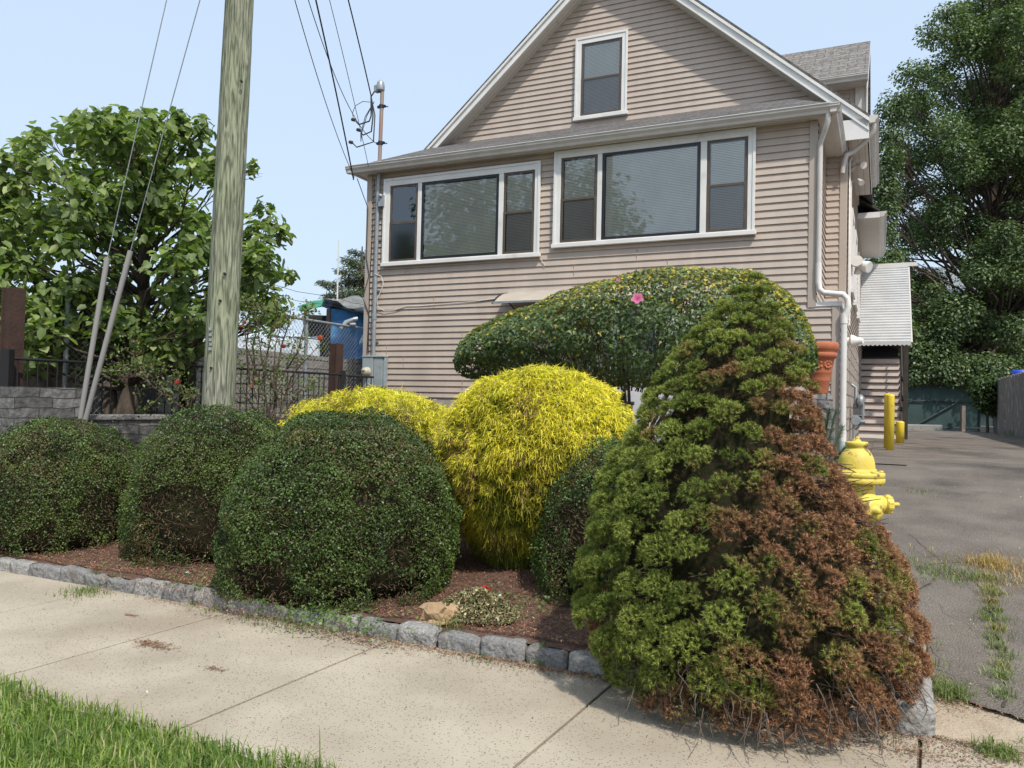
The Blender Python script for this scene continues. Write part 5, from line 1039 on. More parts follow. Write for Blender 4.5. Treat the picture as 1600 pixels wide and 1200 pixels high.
# rose of sharon, clipped into a long dome on several stems
def hibiscus():
    ctr = at(1010, 600, 8.55); zb = .62
    o = thing('rose_of_sharon', 'broad clipped rose of sharon dome with yellowing leaves and pink flowers before the facade', 'shrub', (ctr[0], ctr[1], zb))
    # lengthwise profile measured from the photo: (pixel x, top y, bottom y) at depth on a line parallel to the facade
    pr_ = [(729, 545, 588), (738, 530, 592), (762, 513, 592), (800, 496, 592), (850, 474, 596), (900, 456, 600), (960, 437, 605), (1020, 425, 610), (1080, 418, 615), (1140, 419, 615), (1190, 431, 612), (1230, 457, 605), (1258, 495, 592), (1274, 540, 575)]
    off = (ctr-HO)@vd; rows = []
    for (x, yt, yb) in pr_:
        r = ray(x, 500); s_ = ((HO-CAM)@vd+off)/(r@vd); Yd = s_*r[1]; a = at(x, yt, Yd); b_ = at(x, yb, Yd); rows.append((float((a-HO)@ud), float(a[2]), float(b_[2])))
    rows = np.array(rows); n = 38000; u = rng.uniform(rows[0, 0], rows[-1, 0], n); zt = np.interp(u, rows[:, 0], rows[:, 1]); zb_ = np.interp(u, rows[:, 0], rows[:, 2]); mid = (zt+zb_)/2; hh_ = (zt-zb_)/2
    um = (rows[0, 0]+rows[-1, 0])/2; ul = (rows[-1, 0]-rows[0, 0])/2; dpt = 1.0*np.sqrt(np.clip(1-((u-um)/ul)**2*.9, .09, 1))*.95
    a = rng.random(n)*2*math.pi; ca, sa = np.cos(a), np.sin(a); sr_ = 1/np.power(np.abs(ca)**2.4+np.abs(sa)**2.4, 1/2.4)
    Q = np.stack([u*1.0, ca, sa], 1); lump = 1+.16*(vn(Q*[1.6, 1.6, 1.6], 1, 51)-.5)+.10*(vn(Q*3.5, 1, 52)-.5); dep = np.minimum(rng.exponential(.07, n), .3); f_ = sr_*lump-dep
    y = dpt*ca*f_; z = mid+hh_*sa*f_; P = HO[None]+ud*u[:, None]+vd*(off+y)[:, None]; P[:, 2] = z
    nr = unit(-vd*0+vd*(ca/dpt)[:, None]+np.array([0, 0, 1])*(sa/np.maximum(hh_, .1))[:, None]+ud*((u-um)/ul*.6)[:, None])
    k = (vn(P, 5, 53) < .74) | (sa > .4); k &= ~((sa < -.5) & (rng.random(n) < .45)); P, nr, dep, sa = P[k], nr[k], dep[k], sa[k]; n = len(P)
    t = np.clip(vn(P, 4, 54)*.9+rng.normal(size=n)*.2, 0, 1); col = mixc((.045, .085, .028), (.125, .19, .06), t)
    yv = (rng.random(n) < np.clip((sa-.15)*.62, .03, .6)*(.5+1.1*vn(P, 3, 55))); col[yv] = mixc((.22, .24, .04), (.50, .38, .03), rng.random(yv.sum())); lt = rng.random(n) < .07; col[lt] = (.17, .22, .08)
    leafmesh('foliage', P, nr*.9+rdir(n)*.6+[0, 0, .3], rng.uniform(.038, .075, n), rng.uniform(.026, .048, n), vary(col, .16), F_hib, o, 'lobed', tip=nr*.5+rdir(n)*.7-[0, 0, .5], fold=.14)
    st_ = MB(); L0_ = lambda u_, y_, z_: HO*[1, 1, 0]+ud*u_+vd*(off+y_)+np.array([0, 0, z_])
    for (ub, k_) in ((um+.1, 10), (um-.9, 4), (um+.95, 3), (um-.15, 6)):
        for j in range(k_):
            ut = ub+random.uniform(-1.0, 1.0); zt_ = float(np.interp(ut, rows[:, 0], rows[:, 1]))-random.uniform(.1, .5); yy = random.uniform(-.55, .55); b0 = L0_(ub+random.uniform(-.05, .05), random.uniform(-.05, .05), zb)
            st_.tube([b0, L0_(ub+(ut-ub)*.25, yy*.2, zb+.6), L0_(ub+(ut-ub)*.6, yy*.6, 1.8), L0_(ut, yy, zt_)], [.028, .022, .015, .005], 6, False)
    for j in range(130):
        ut = random.uniform(rows[1, 0], rows[-2, 0]); z0_ = float(np.interp(ut, rows[:, 0], rows[:, 2])); zt_ = float(np.interp(ut, rows[:, 0], rows[:, 1])); yy = random.uniform(-.5, .5)
        p0_ = L0_(um+(ut-um)*.6, yy*.5, z0_-.02); p1_ = L0_(ut, yy*1.2, z0_+(zt_-z0_)*random.uniform(.2, .8)); st_.tube([p0_, (p0_+p1_)/2+rng.normal(size=3)*.05, p1_], [.009, .006, .003], 4, False)
    st_.build('stems', X['bark'], o, sub=True)
    for (x, yy, s_) in ((996, 467, .055), (966, 437, .018), (1115, 500, .0)):
        if not s_: continue
        r = ray(x, yy); q = ((HO-CAM)@vd+off-.98)/(r@vd); p = CAM+r*q; ax = unit(np.array([-.3, -1, .45])); a1 = unit(np.cross(ax, [0, 0, 1.])); a2 = np.cross(ax, a1); V = []; F = []; c_ = []
        for i in range(5):
            an_ = 2*math.pi*i/5+.3; dd_ = a1*math.cos(an_)+a2*math.sin(an_); ss_ = -a1*math.sin(an_)+a2*math.cos(an_); b = len(V)
            V += [p, p+dd_*s_*.6+ss_*s_*.5+ax*.2*s_, p+dd_*s_*1.1+ss_*s_*.25+ax*.25*s_, p+dd_*s_*1.1-ss_*s_*.25+ax*.3*s_, p+dd_*s_*.6-ss_*s_*.5+ax*.2*s_]; F += [(b, b+1, b+2, b+3), (b, b+3, b+4, b+4)]; c_ += [(.40, .03, .12)]+[(.68, .22, .42)]*4
        F = [f for f in F]; T_ = np.array([[f[0], f[1], f[2]] for f in F]+[[f[0], f[2], f[3]] for f in F if f[2] != f[3]]); npmesh('flower', np.array(V), T_, F_petal, o, np.array(c_))
hibiscus()

def tree(name, label, cat, base, trunk_top, clumps, leaves_per, lsize, lw, mat, cols, trunk_r, kind, parent_r=None, flat=.7, seed=1, group=None, droop=.5, limb_r=.35, lean=None, sub=3, yel=None):
    """clumps: list of (centre, radius). limbs run from the leader to each clump, twigs inside it; leaves hang on them"""
    rn = np.random.default_rng(seed); base = np.array(base, float); top = np.array(trunk_top, float); o = thing(name, label, cat, base, group=group)
    H_ = top[2]-base[2]; mid = (base+top)/2+rn.normal(size=3)*[.02*H_, .02*H_, 0]; tr = MB()
    L = [base, base+(mid-base)*.5+rn.normal(size=3)*[.01*H_, .01*H_, 0], mid, (mid+top)/2+rn.normal(size=3)*[.02*H_, .02*H_, 0], top]; tr.tube(L, [trunk_r*1.15, trunk_r*.9, trunk_r*.68, trunk_r*.4, trunk_r*.12], 12)
    tr.build('trunk', X['bark'], o, sub=True); lb = MB(); C = []; Nn = []; T = []
    for (c, r) in clumps:
        c = np.array(c, float); dxy = np.linalg.norm((c-base)[:2]); za = c[2]-dxy*rn.uniform(.35, .8)-.05*H_; za = np.clip(za, base[2]+H_*.16, top[2]-.1*H_); f_ = (za-base[2])/H_
        a = np.array([np.interp(f_, [0, .5, 1], [base[i], mid[i], top[i]]) for i in range(2)]+[za]); d = c-a; rr = trunk_r*limb_r*(1-.6*f_)*min(1, .3+np.linalg.norm(d)/(.35*H_))
        m1 = a+d*.33+[0, 0, .04*H_*rn.random()]+rn.normal(size=3)*.05*np.linalg.norm(d); m2 = a+d*.68+rn.normal(size=3)*.05*np.linalg.norm(d); lb.tube([a, m1, m2, c], [rr, rr*.7, rr*.45, rr*.18], 6, False)
        ntw = max(3, int(5*sub/3))
        for j in range(ntw):
            e = c+unit(rn.normal(size=3))*r*np.array([.85, .85, flat*.85]); s0 = m2+(c-m2)*rn.random(); lb.tube([s0, (s0+e)/2+rn.normal(size=3)*r*.12, e], [rr*.3, rr*.2, rr*.06], 4, False)
        n = int(leaves_per*(r/np.mean([q[1] for q in clumps]))**2)
        dd = unit(rn.normal(size=(n, 3))); rad_ = r*np.power(rn.random(n), .45)[:, None]*(1+.5*(vn(dd*1.7+c, 1.2, seed+4)[:, None]-.5)); p = c+dd*rad_*[1, 1, flat]
        C.append(p); Nn.append(dd*.5+[0, 0, .75]); T.append(dd*[1, 1, .3]-[0, 0, droop])
    lb.build('limbs', X['bark'], o, sub=True); C = np.concatenate(C); Nn = np.concatenate(Nn)+rn.normal(size=C.shape)*.45; T = np.concatenate(T)+rn.normal(size=C.shape)*.45; n = len(C)
    t = np.clip(vn(C, 1.3, seed+6)*.9+rn.normal(size=n)*.22, 0, 1); col = mixc(cols[0], cols[1], t); k = rn.random(n) < .08; col[k] = cols[2]
    leafmesh('crown', C, Nn, lsize*rn.uniform(.75, 1.2, n), lw*rn.uniform(.75, 1.2, n), vary(col, .15), mat, o, kind, tip=T, fold=.18); return o
# broad-leaved tree at the left, behind the iron fence
def env_clumps(outline, Yc, dY, n, r0, r1, seed, minsep=.75, fill=1.0):
    """clump centres inside a silhouette given as pixel rows (y, x0, x1), spread in depth"""
    rn = np.random.default_rng(seed); o_ = np.array(outline, float); out = []; t = 0
    while len(out) < n and t < 20000:
        t += 1; y = rn.uniform(o_[0, 0], o_[-1, 0]); x0, x1 = np.interp(y, o_[:, 0], o_[:, 1]), np.interp(y, o_[:, 0], o_[:, 2]); x = rn.uniform(x0, x1); e = (x-(x0+x1)/2)/max(1, (x1-x0)/2); e = min(1, abs(e))
        Y_ = Yc+dY*rn.uniform(-1, 1)*math.sqrt(1-e*e*.8); r = rn.uniform(r0, r1); m = r*FPX/Y_*.72
        if x-m < x0-2 or x+m > x1+2 or y-m*.8 < o_[0, 0]-2: continue
        p = at(x, y, Y_)
        if any(np.linalg.norm(p-q) < (r+s)*minsep*.5 for q, s in out): continue
        out.append((p, r))
    return out
ol = [(172, 165, 300), (200, 118, 335), (230, 75, 345), (250, 10, 355), (275, -40, 372), (310, -80, 385), (350, -120, 410), (380, -150, 436), (420, -170, 448), (460, -170, 452), (500, -160, 455), (540, -140, 380), (570, -60, 300)]
cls = env_clumps(ol, 9.9, 1.5, 150, .16, .40, 5, .7)
cls += [(at(x, y, Yq), .17) for x, y, Yq in ((182, 182, 9.8), (196, 205, 9.8), (190, 195, 10), (278, 185, 9.6), (284, 205, 9.6), (62, 212, 9.6), (50, 222, 9.4), (130, 205, 9.8), (138, 225, 9.8), (8, 255, 9.2), (445, 372, 10.2), (430, 360, 10.2), (395, 265, 10.2), (408, 325, 10.2), (425, 345, 10.2), (450, 430, 10.3), (318, 205, 9.8))]
tb = at(190, 690, 9.7); tb[2] = 1.0
cls += [(at(x, y, Yq), .30) for x, y, Yq in ((30, 290, 9.4), (60, 330, 9.2), (20, 350, 9.3), (90, 380, 9.3), (35, 420, 9.2), (70, 460, 9.3), (10, 470, 9.1), (110, 500, 9.4), (50, 520, 9.3), (150, 530, 9.6), (240, 520, 9.8), (200, 490, 9.6), (280, 510, 10), (40, 250, 9.6), (5, 300, 9.5), (0, 400, 9.2), (410, 470, 10.2), (390, 440, 10.2), (100, 280, 9.8), (250, 540, 9.9), (130, 450, 9.5), (400, 400, 10.2))]
tree('broadleaf_tree', 'spreading tree with large pale green heart shaped leaves behind the guy wires', 'tree', tb, at(240, 260, 10.1), cls, 60, .112, .092, F_red, [(.10, .155, .052), (.245, .315, .115), (.36, .41, .18)], .12, 'heart', seed=21, flat=.85, droop=.8, limb_r=.3)
# second thin stem cluster at the trunk
b2 = at(175, 690, 9.8); o = thing('tree_stump_stem', 'second leaning bare stem beside the trunk of the broad leaved tree', 'tree stem', (b2[0], b2[1], .9)); MB().tube([(b2[0], b2[1], .9), at(170, 600, 9.8), at(150, 560, 9.9), at(140, 470, 10)], [.11, .085, .06, .03], 9).build('stem', X['bark'], o, sub=True)
# large tree at the right behind the green gate
ol = [(-120, 1500, 1700), (-60, 1500, 1760), (10, 1487, 1800), (50, 1462, 1800), (90, 1440, 1800), (130, 1405, 1800), (170, 1385, 1800), (210, 1372, 1800), (260, 1365, 1800), (330, 1362, 1800), (400, 1365, 1800), (460, 1368, 1780), (510, 1395, 1700), (560, 1405, 1640), (600, 1410, 1560)]
cls = env_clumps(ol, 32.5, 4.2, 430, .40, 1.1, 9, .58)
cls += [(at(x, y, 29.5), .75) for x, y in ((1430, 560), (1450, 575), (1480, 570), (1500, 585), (1520, 590), (1425, 585), (1460, 545), (1530, 575), (1550, 600), (1420, 545), (1470, 520), (1400, 450), (1390, 480), (1380, 300), (1378, 330), (1372, 300), (1374, 365), (1378, 410), (1385, 250), (1388, 215), (1392, 180), (1376, 440), (1395, 500), (1410, 520), (1376, 275), (1400, 160), (1425, 115), (1460, 55), (1482, 25))]
tb = at(1570, 610, 32); tb[2] = .8
tree('shade_tree', 'huge dark green leafy shade tree filling the right side behind the driveway gate', 'tree', tb, at(1545, -60, 32.5), cls, 640, .135, .085, F_oak, [(.070, .115, .052), (.150, .215, .090), (.21, .265, .12)], .36, 'quad', seed=31, flat=.75, limb_r=.27)
# second crown of the same kind further right and a dark understorey behind the gate
cls = env_clumps([(420, 1330, 1480), (480, 1330, 1560), (540, 1330, 1560), (575, 1340, 1545)], 37.5, 1.5, 26, .9, 1.4, 12, .6)
tb = at(1440, 640, 37.5); tb[2] = .8
tree('understorey_tree', 'smaller dark tree in deep shade in front of the big grey roofed house', 'tree', tb, at(1440, 450, 37.5), cls, 420, .17, .11, F_oak, [(.022, .05, .016), (.05, .09, .026), (.08, .12, .04)], .16, 'quad', seed=37)
cls = [(at(x, y, 26.8), .42) for x, y in ((1533, 600), (1545, 615), (1538, 630), (1552, 600), (1528, 612), (1548, 640))]
tb = at(1543, 672, 26.8); tb[2] = .8
tree('corner_shrub', 'scruffy vine covered shrub in the corner between green gate and plank fence', 'shrub', tb, at(1543, 600, 26.8), cls, 420, .12, .08, F_oak, [(.03, .06, .018), (.06, .11, .03), (.12, .13, .05)], .05, 'quad', seed=39)
# conifer far left behind the tarp, and hedge of far trees
pc_ = []
for (x, y, r) in ((553, 395, .5), (548, 408, .7), (560, 415, .8), (540, 425, .7), (565, 432, 1.), (520, 448, .7), (505, 443, .55), (545, 442, .9), (570, 450, 1.1), (555, 460, 1.1), (532, 462, .9), (515, 465, .6), (585, 440, 1.2), (600, 460, 1.4), (590, 420, 1.), (575, 400, .8), (550, 480, 1.2), (580, 490, 1.4)): pc_.append((at(x, y, 36+random.uniform(-1, 1)), r*.8))
tb = at(575, 640, 36); tb[2] = .5
tree('far_pine', 'far dark pine with level layered branches showing left of the house corner', 'tree', tb, at(566, 385, 36), pc_, 420, .24, .05, F_oak, [(.05, .08, .04), (.11, .14, .07), (.15, .16, .07)], .25, 'quad', seed=41, flat=.4, droop=-.1)
# trees across the street, behind the camera (seen mirrored in the windows)
def street_tree(x, y, lab, h, sd):
    rn = np.random.default_rng(sd); cl_ = []
    for i in range(46):
        d = unit(rn.normal(size=3)); cl_.append((np.array([x, y, h*.62])+d*np.array([h*.30, h*.30, h*.34])*rn.random()**.4, rn.uniform(.09, .15)*h))
    tree('street_tree', lab, 'tree', (x, y, -.1), (x, y, h*.9), cl_, 240, .30, .22, F_oak, [(.028, .062, .018), (.068, .125, .032), (.12, .17, .05)], .3, 'quad', seed=sd, group='trees across the street behind the photographer')
street_tree(-19.2, -3.6, 'tall leafy tree across the street mirrored in the left part of the picture window', 15.0, 61); street_tree(-20, -16, 'leafy tree across the street, mirrored low in the picture window', 11.6, 62); street_tree(-14.5, -17.5, 'smaller leafy tree across the street, mirrored low in the rightmost window', 11, 63)

# roses
def rose(px, Z, label, canes, seed, nl=26, ls=.036):
    rn = random.Random(seed); c = at(px[0], px[1], Z); S_, N_ = SN(c); zb = .55; o = thing('rose_bush', label, 'shrub', (c[0], c[1], zb), group='leggy rose bushes by the utility pole'); cb = MB(); P = []; T = []
    for cane in canes:
        pts = [at(x, y, Z+rn.uniform(-.12, .12)) for x, y in cane]; m = len(pts); cb.tube(pts, list(np.linspace(.013 if len(cane) > 3 else .008, .003, m)), 5, False)
        for i in range(1, m):
            for k in range(3):
                q = pts[i-1]+(pts[i]-pts[i-1])*rn.random(); e = q+np.array([rn.gauss(0, .09), rn.gauss(0, .09), rn.gauss(.05, .07)]); cb.tube([q, (q+e)/2+np.array([0, 0, .015]), e], [.004, .003, .002], 4, False)
                for j in range(int(nl*i/m)+2): P.append(e+np.array([rn.gauss(0, .045), rn.gauss(0, .045), rn.gauss(0, .035)]))
    cb.build('canes', X['twig'], o, sub=True); P = np.array(P); n = len(P); col = mixc((.075, .12, .035), (.20, .26, .09), rng.random(n)); k = rng.random(n) < .06; col[k] = (.25, .15, .06)
    leafmesh('foliage', P, rdir(n)+[0, -.3, .8], ls*rng.uniform(.7, 1.3, n), ls*.68*rng.uniform(.7, 1.2, n), vary(col), F_red, o, 'lobed' if 0 else 'quad', fold=.2); return o
def bloom(px, py, Z, r, col, o, name='flower'):
    p = at(px, py, Z); d = rdir(26); C_ = p+d*r*.45; leafmesh(name, C_, d+rdir(26)*.3, r*1.1, r*1.0, vary(np.tile(np.array(col), (26, 1)), .15), F_petal, o, fold=.3)
ro1 = rose((320, 665), 8.2, 'arching rose bush with one pink bloom left of the utility pole', [[(322, 662), (290, 640), (262, 620), (240, 605), (222, 590), (205, 583), (190, 575), (178, 565)], [(235, 602), (222, 580), (210, 560), (204, 545), (208, 535)], [(215, 588), (195, 590), (178, 585)], [(262, 620), (250, 600), (243, 585), (242, 577)], [(300, 645), (290, 625), (283, 605), (280, 595)], [(255, 615), (240, 630), (228, 640)], [(310, 655), (300, 630), (305, 622)]], 5, 22)
bloom(277, 597, 8.15, .035, (.62, .12, .10), ro1); bloom(209, 534, 8.2, .02, (.5, .42, .36), ro1, 'bud')
ro2 = rose((425, 665), 8.6, 'tall twiggy rose bush with orange pink blooms right of the utility pole', [[(420, 668), (415, 620), (400, 580), (385, 540), (380, 500), (378, 480)], [(425, 668), (430, 620), (428, 580), (430, 540), (440, 505), (450, 490)], [(432, 668), (445, 620), (455, 590), (470, 570), (485, 555), (498, 540)], [(440, 668), (450, 635), (470, 610), (485, 600), (495, 598)], [(415, 668), (398, 640), (385, 620), (378, 600)], [(428, 668), (432, 620), (410, 570), (405, 530), (400, 495), (395, 470)], [(422, 668), (420, 640), (440, 600), (452, 560), (460, 535)], [(430, 668), (440, 640), (428, 600), (418, 590), (395, 600)], [(436, 665), (470, 640), (492, 625), (500, 618)], [(440, 668), (455, 640), (450, 600)], [(412, 668), (395, 600), (385, 560)]], 6, 15, .034)
ro2b = rose((430, 600), 8.75, 'leafy upper rose growth tangled in front of the chain link fence', [[(400, 600), (395, 540), (405, 500), (415, 470)], [(430, 600), (440, 540), (450, 510), (455, 480)], [(440, 590), (465, 550), (475, 510), (470, 480)], [(410, 600), (420, 540), (430, 500), (435, 465)], [(390, 600), (385, 540), (390, 500), (385, 460)]], 8, 34, .04)
for (x, y, c_) in ((500, 528, (.62, .14, .06)), (378, 510, (.6, .22, .08)), (382, 503, (.6, .25, .1)), (443, 541, (.5, .10, .12)), (393, 604, (.6, .28, .16)), (399, 594, (.5, .3, .2)), (466, 547, (.55, .42, .35))): bloom(x, y, 8.55, .028 if x != 500 else .038, c_, ro2)
# small blue green pine sprig plant at the conifer's right shoulder
def sprig():
    c = at(1293, 730, 6.4); o = thing('young_pine', 'small blue green young pine poking out beside the dying conifer', 'conifer', (c[0], c[1], .35)); tb_ = MB(); P = []; D_ = []
    for (x0, y0, x1, y1) in ((1288, 760, 1290, 655), (1290, 730, 1316, 668), (1288, 720, 1306, 642), (1289, 735, 1320, 700), (1288, 700, 1278, 650), (1290, 745, 1308, 725), (1288, 690, 1296, 640), (1289, 712, 1270, 690)):
        a, b = at(x0, y0, 6.4), at(x1, y1, 6.35+random.uniform(-.2, .1)); tb_.tube([a, b], [.008, .003], 5, False)
        for t in np.linspace(.2, 1, 26): P.append(a+(b-a)*t); D_.append(unit(b-a))
    tb_.build('stem', X['twig'], o, sub=True); P = np.array(P); D_ = np.array(D_); K = 12; n = len(P); nd = D_[:, None]*.8+rdir(n*K).reshape(n, K, 3)*.8; nd /= np.linalg.norm(nd, axis=2, keepdims=True); b = P[:, None]+np.zeros((n, K, 3)); w_ = np.cross(nd, [0, 1., 0])*.0018
    V = np.stack([b-w_, b+w_, b+nd*.05], 2).reshape(-1, 3); npmesh('foliage', V, np.arange(len(V)).reshape(-1, 3), F_spr, o, vary(np.tile((.085, .14, .085), (len(V), 1)), .25))
sprig()
# dark pot with spiky plant by the door
p = at(968, 640, 11.2); o = thing('door_planter', 'black pot with a spiky plant in front of the white door', 'plant pot', (p[0], p[1], .9)); zt = float(at(968, 627, 11.2)[2]); MB().lathe([(0, 0), (.15, 0), (.19, zt-.9-.05), (.21, zt-.9-.05), (.21, zt-.9), (.17, zt-.9), (0, zt-.94)], n=20).build('pot_body', X['iron'], o)
n = 60; a = rng.random(n)*2*math.pi; e = np.stack([np.cos(a)*.8, np.sin(a)*.8, .4+rng.random(n)], 1); e = unit(e); b = np.array([p[0], p[1], zt-.04]); L_ = rng.uniform(.15, .33, n)[:, None]; s_ = unit(np.cross(e, [0, 0, 1.]))*.008
V = np.stack([b-s_, b+s_, b+e*L_*.6+s_, b+e*L_*.6-s_], 1); V2 = np.stack([b+e*L_*.6-s_, b+e*L_*.6+s_, b+e*L_-[0, 0, .04], b+e*L_-[0, 0, .04]], 1)
npmesh('foliage', np.concatenate([V, V2]).reshape(-1, 3), np.arange(len(V)*8).reshape(-1, 4), F_red, o, vary(np.tile((.08, .14, .05), (n*8, 1)), .2))

# ------------------------------------------------------------------ grass, weeds, mulch, litter
def blades(name, P, h, w_, cols, mat, parent=None, lean=.5, kind=None, az=None):
    n = len(P); a = rng.random(n)*2*math.pi if az is None else az; d = np.stack([np.cos(a), np.sin(a), 0*a], 1); s_ = np.stack([-np.sin(a), np.cos(a), 0*a], 1)*w_[:, None]; k = (lean*rng.random(n))[:, None]; h = h[:, None]; up_ = np.array([0, 0, 1.])
    m1 = P+up_*h*.55+d*h*k*.3; tp = P+up_*h*(1-.35*k)+d*h*k*1.1; m2 = (m1*.45+tp*.55)+up_*h*.04
    V = np.stack([P-s_, P+s_, m1-s_*.9, m1+s_*.9, m2-s_*.55, m2+s_*.55, tp], 1).reshape(-1, 3); b = (np.arange(n)*7)[:, None]; F = np.concatenate([b+[[0, 1, 3]], b+[[0, 3, 2]], b+[[2, 3, 5]], b+[[2, 5, 4]], b+[[4, 5, 6]]])
    c = np.repeat(cols, 7, 0).reshape(n, 7, 3)*np.array([.55, .55, .9, .9, 1.05, 1.05, 1.15])[None, :, None]*0+np.repeat(cols, 7, 0).reshape(n, 7, 3)
    o = npmesh(name, V, F, mat, parent, c.reshape(-1, 3)); 
    if kind: tag(o, kind=kind)
    return o
n = 78000; S_ = rng.uniform(-9, 3.0, n); N_ = 2.64-rng.power(1.0, n)*1.9; k = (N_ < 2.55+.10*vn(np.stack([S_, N_, 0*S_], 1), 3, 71)-.30*np.clip((S_+2.0)/.6, 0, 1)); S_, N_ = S_[k], N_[k]; n = len(S_)
P = ud*S_[:, None]+vd*N_[:, None]; hgt = (.030+.05*rng.random(n)**1.5+.04*vn(P, 2.2, 72)); tall = rng.random(n) < .012; hgt[tall] *= 1.8
t = np.clip(vn(P, 2.5, 73)*.8+rng.normal(size=n)*.22, 0, 1); col = mixc((.10, .175, .028), (.27, .36, .075), t); y_ = rng.random(n) < .10; col[y_] = mixc((.34, .34, .14), (.42, .36, .20), rng.random(y_.sum()))
o = blades('lawn_grass', P, hgt, rng.uniform(.0018, .0036, n), vary(col, .12), F_grass, lean=.95); tag(o, 'bright green unmown grass verge along the near side of the sidewalk', 'grass', kind='stuff')
# clover heads
def tuft(px, py, n, h, spread, col, mixc_=None, dz=0.):
    c = gpt(px, py); P = c+np.stack([rng.normal(size=n)*spread, rng.normal(size=n)*spread, np.full(n, dz)], 1); P[:, 2] = hz(P@ud, P@vd)+.003; return P, h*rng.uniform(.5, 1.2, n), np.tile(col, (n, 1))
W = []
gr = (.17, .22, .07); dry = (.42, .30, .13); dk = (.08, .15, .04)
for (x, y, n_, h, s_, c_) in [(1547, 920, 90, .05, .03, (.30, .27, .10)), (1548, 942, 90, .05, .03, (.33, .27, .11)), (1552, 955, 80, .05, .03, (.24, .25, .09)), (1558, 985, 90, .05, .03, (.28, .26, .1)), (1560, 1015, 90, .05, .03, (.22, .25, .1)), (1566, 1045, 90, .05, .03, (.26, .26, .1)), (1550, 968, 130, .06, .05, gr), (1556, 1000, 60, .06, .04, gr), (1562, 1060, 110, .06, .04, (.22, .27, .10)), (1568, 1090, 80, .06, .04, (.2, .26, .1)), (1575, 1030, 60, .05, .04, gr), (1560, 1180, 260, .06, .045, gr), (1480, 1085, 160, .08, .05, gr), (1490, 1092, 80, .1, .04, gr), (1550, 905, 150, .06, .06, (.3, .28, .1)), (1552, 930, 120, .06, .04, (.25, .25, .09)), (1600, 890, 120, .05, .12, dry),
    (1545, 850, 350, .08, .08, dry), (1550, 880, 200, .07, .05, dry), (1480, 872, 120, .05, .12, (.3, .28, .12)), (1590, 838, 300, .05, .2, (.5, .33, .18)), (1575, 855, 200, .05, .15, (.5, .33, .18)), (1440, 893, 160, .05, .10, gr), (1480, 898, 200, .055, .10, gr), (1515, 903, 180, .05, .08, gr), (1455, 1045, 40, .08, .03, gr), (1436, 1003, 60, .07, .04, gr),
    (1620, 1165, 60, .05, .03, gr), (138, 925, 220, .045, .09, gr), (130, 929, 120, .035, .1, gr), (305, 945, 60, .04, .03, gr), (455, 972, 150, .04, .12, dk), (490, 980, 160, .045, .10, gr), (400, 963, 80, .04, .08, dk), (340, 955, 50, .04, .04, gr), (755, 1030, 60, .03, .07, dk), (845, 1040, 40, .05, .03, gr), (1440, 742, 30, .04, .08, gr), (1437, 742, 60, .04, .15, gr), (1600, 683, 300, .25, .4, dk), (1570, 660, 200, .35, .25, gr), (700, 985, 40, .1, .06, gr)]:
    W.append(tuft(x, y, n_, h, s_, c_))
P = np.concatenate([w_[0] for w_ in W]); h_ = np.concatenate([w_[1] for w_ in W]); c_ = np.concatenate([w_[2] for w_ in W])
o = blades('weeds', P, h_, np.full(len(P), .0022), vary(c_, .2), F_grass, lean=1.3); tag(o, 'green and straw coloured weeds growing in asphalt cracks and along the kerb', 'weeds', kind='stuff')
# mulch chips and dead leaves on the bed, spilling over the kerb
n = 52000; S_ = rng.uniform(-7.9, .05, n); N_ = 4.33+rng.power(.6, n)*3.2; P = ud*S_[:, None]+vd*N_[:, None]; P[:, 2] = hz(np.minimum(S_, .1), N_)+.018+(vn(P*[1, 1, 0], 5, 3)-.5)*.03
col = mixc((.16, .07, .045), (.34, .18, .11), rng.random(n)); k = rng.random(n) < .13; col[k] = mixc((.42, .33, .20), (.20, .19, .07), rng.random(k.sum()))
m = 11000; S2 = rng.uniform(-5.5, .9, m); N2 = 4.17-rng.exponential(.045, m); k = rng.random(m) < np.clip((S2+5.5)/5, .12, 1); k |= (S2 > -1.0); S2, N2 = S2[k], N2[k]; m = len(S2); wide = S2 > -1.2; N2[wide] = 4.17-rng.exponential(.09, wide.sum())
P2 = ud*S2[:, None]+vd*N2[:, None]; P2[:, 2] = .004+rng.random(m)*.012; col2 = mixc((.17, .085, .055), (.36, .22, .14), rng.random(m)); k = rng.random(m) < .1; col2[k] = (.12, .16, .05)
for (x, y, nn_, sx_, sy_) in ((240, 1008, 420, .085, .03), (205, 962, 60, .03, .012), (335, 1046, 90, .045, .015), (280, 920, 500, .35, .05), (560, 1003, 300, .22, .03), (380, 955, 300, .3, .03), (1490, 1090, 500, .12, .10), (1470, 1050, 300, .03, .12), (1440, 1180, 400, .3, .05)):
    c_ = gpt(x, y); q = rng.normal(size=(nn_, 2)); p_ = c_+ud*q[:, :1]*sx_+vd*q[:, 1:]*sy_; p_[:, 2] = c_[2]+.003+rng.random(nn_)*.003; P2 = np.concatenate([P2, p_]); col2 = np.concatenate([col2, mixc((.19, .10, .065), (.30, .20, .13), rng.random(nn_))])
P = np.concatenate([P, P2]); col = np.concatenate([col, col2]); n = len(P)
o = leafmesh('mulch_chips', P, rdir(n)*.55+[0, 0, 1], rng.uniform(.008, .028, n), rng.uniform(.003, .009, n), vary(col, .25), F_lit, None, fold=.15); tag(o, 'reddish brown mulch chips and dry needles over the bed and kerb foot', 'mulch', kind='stuff')
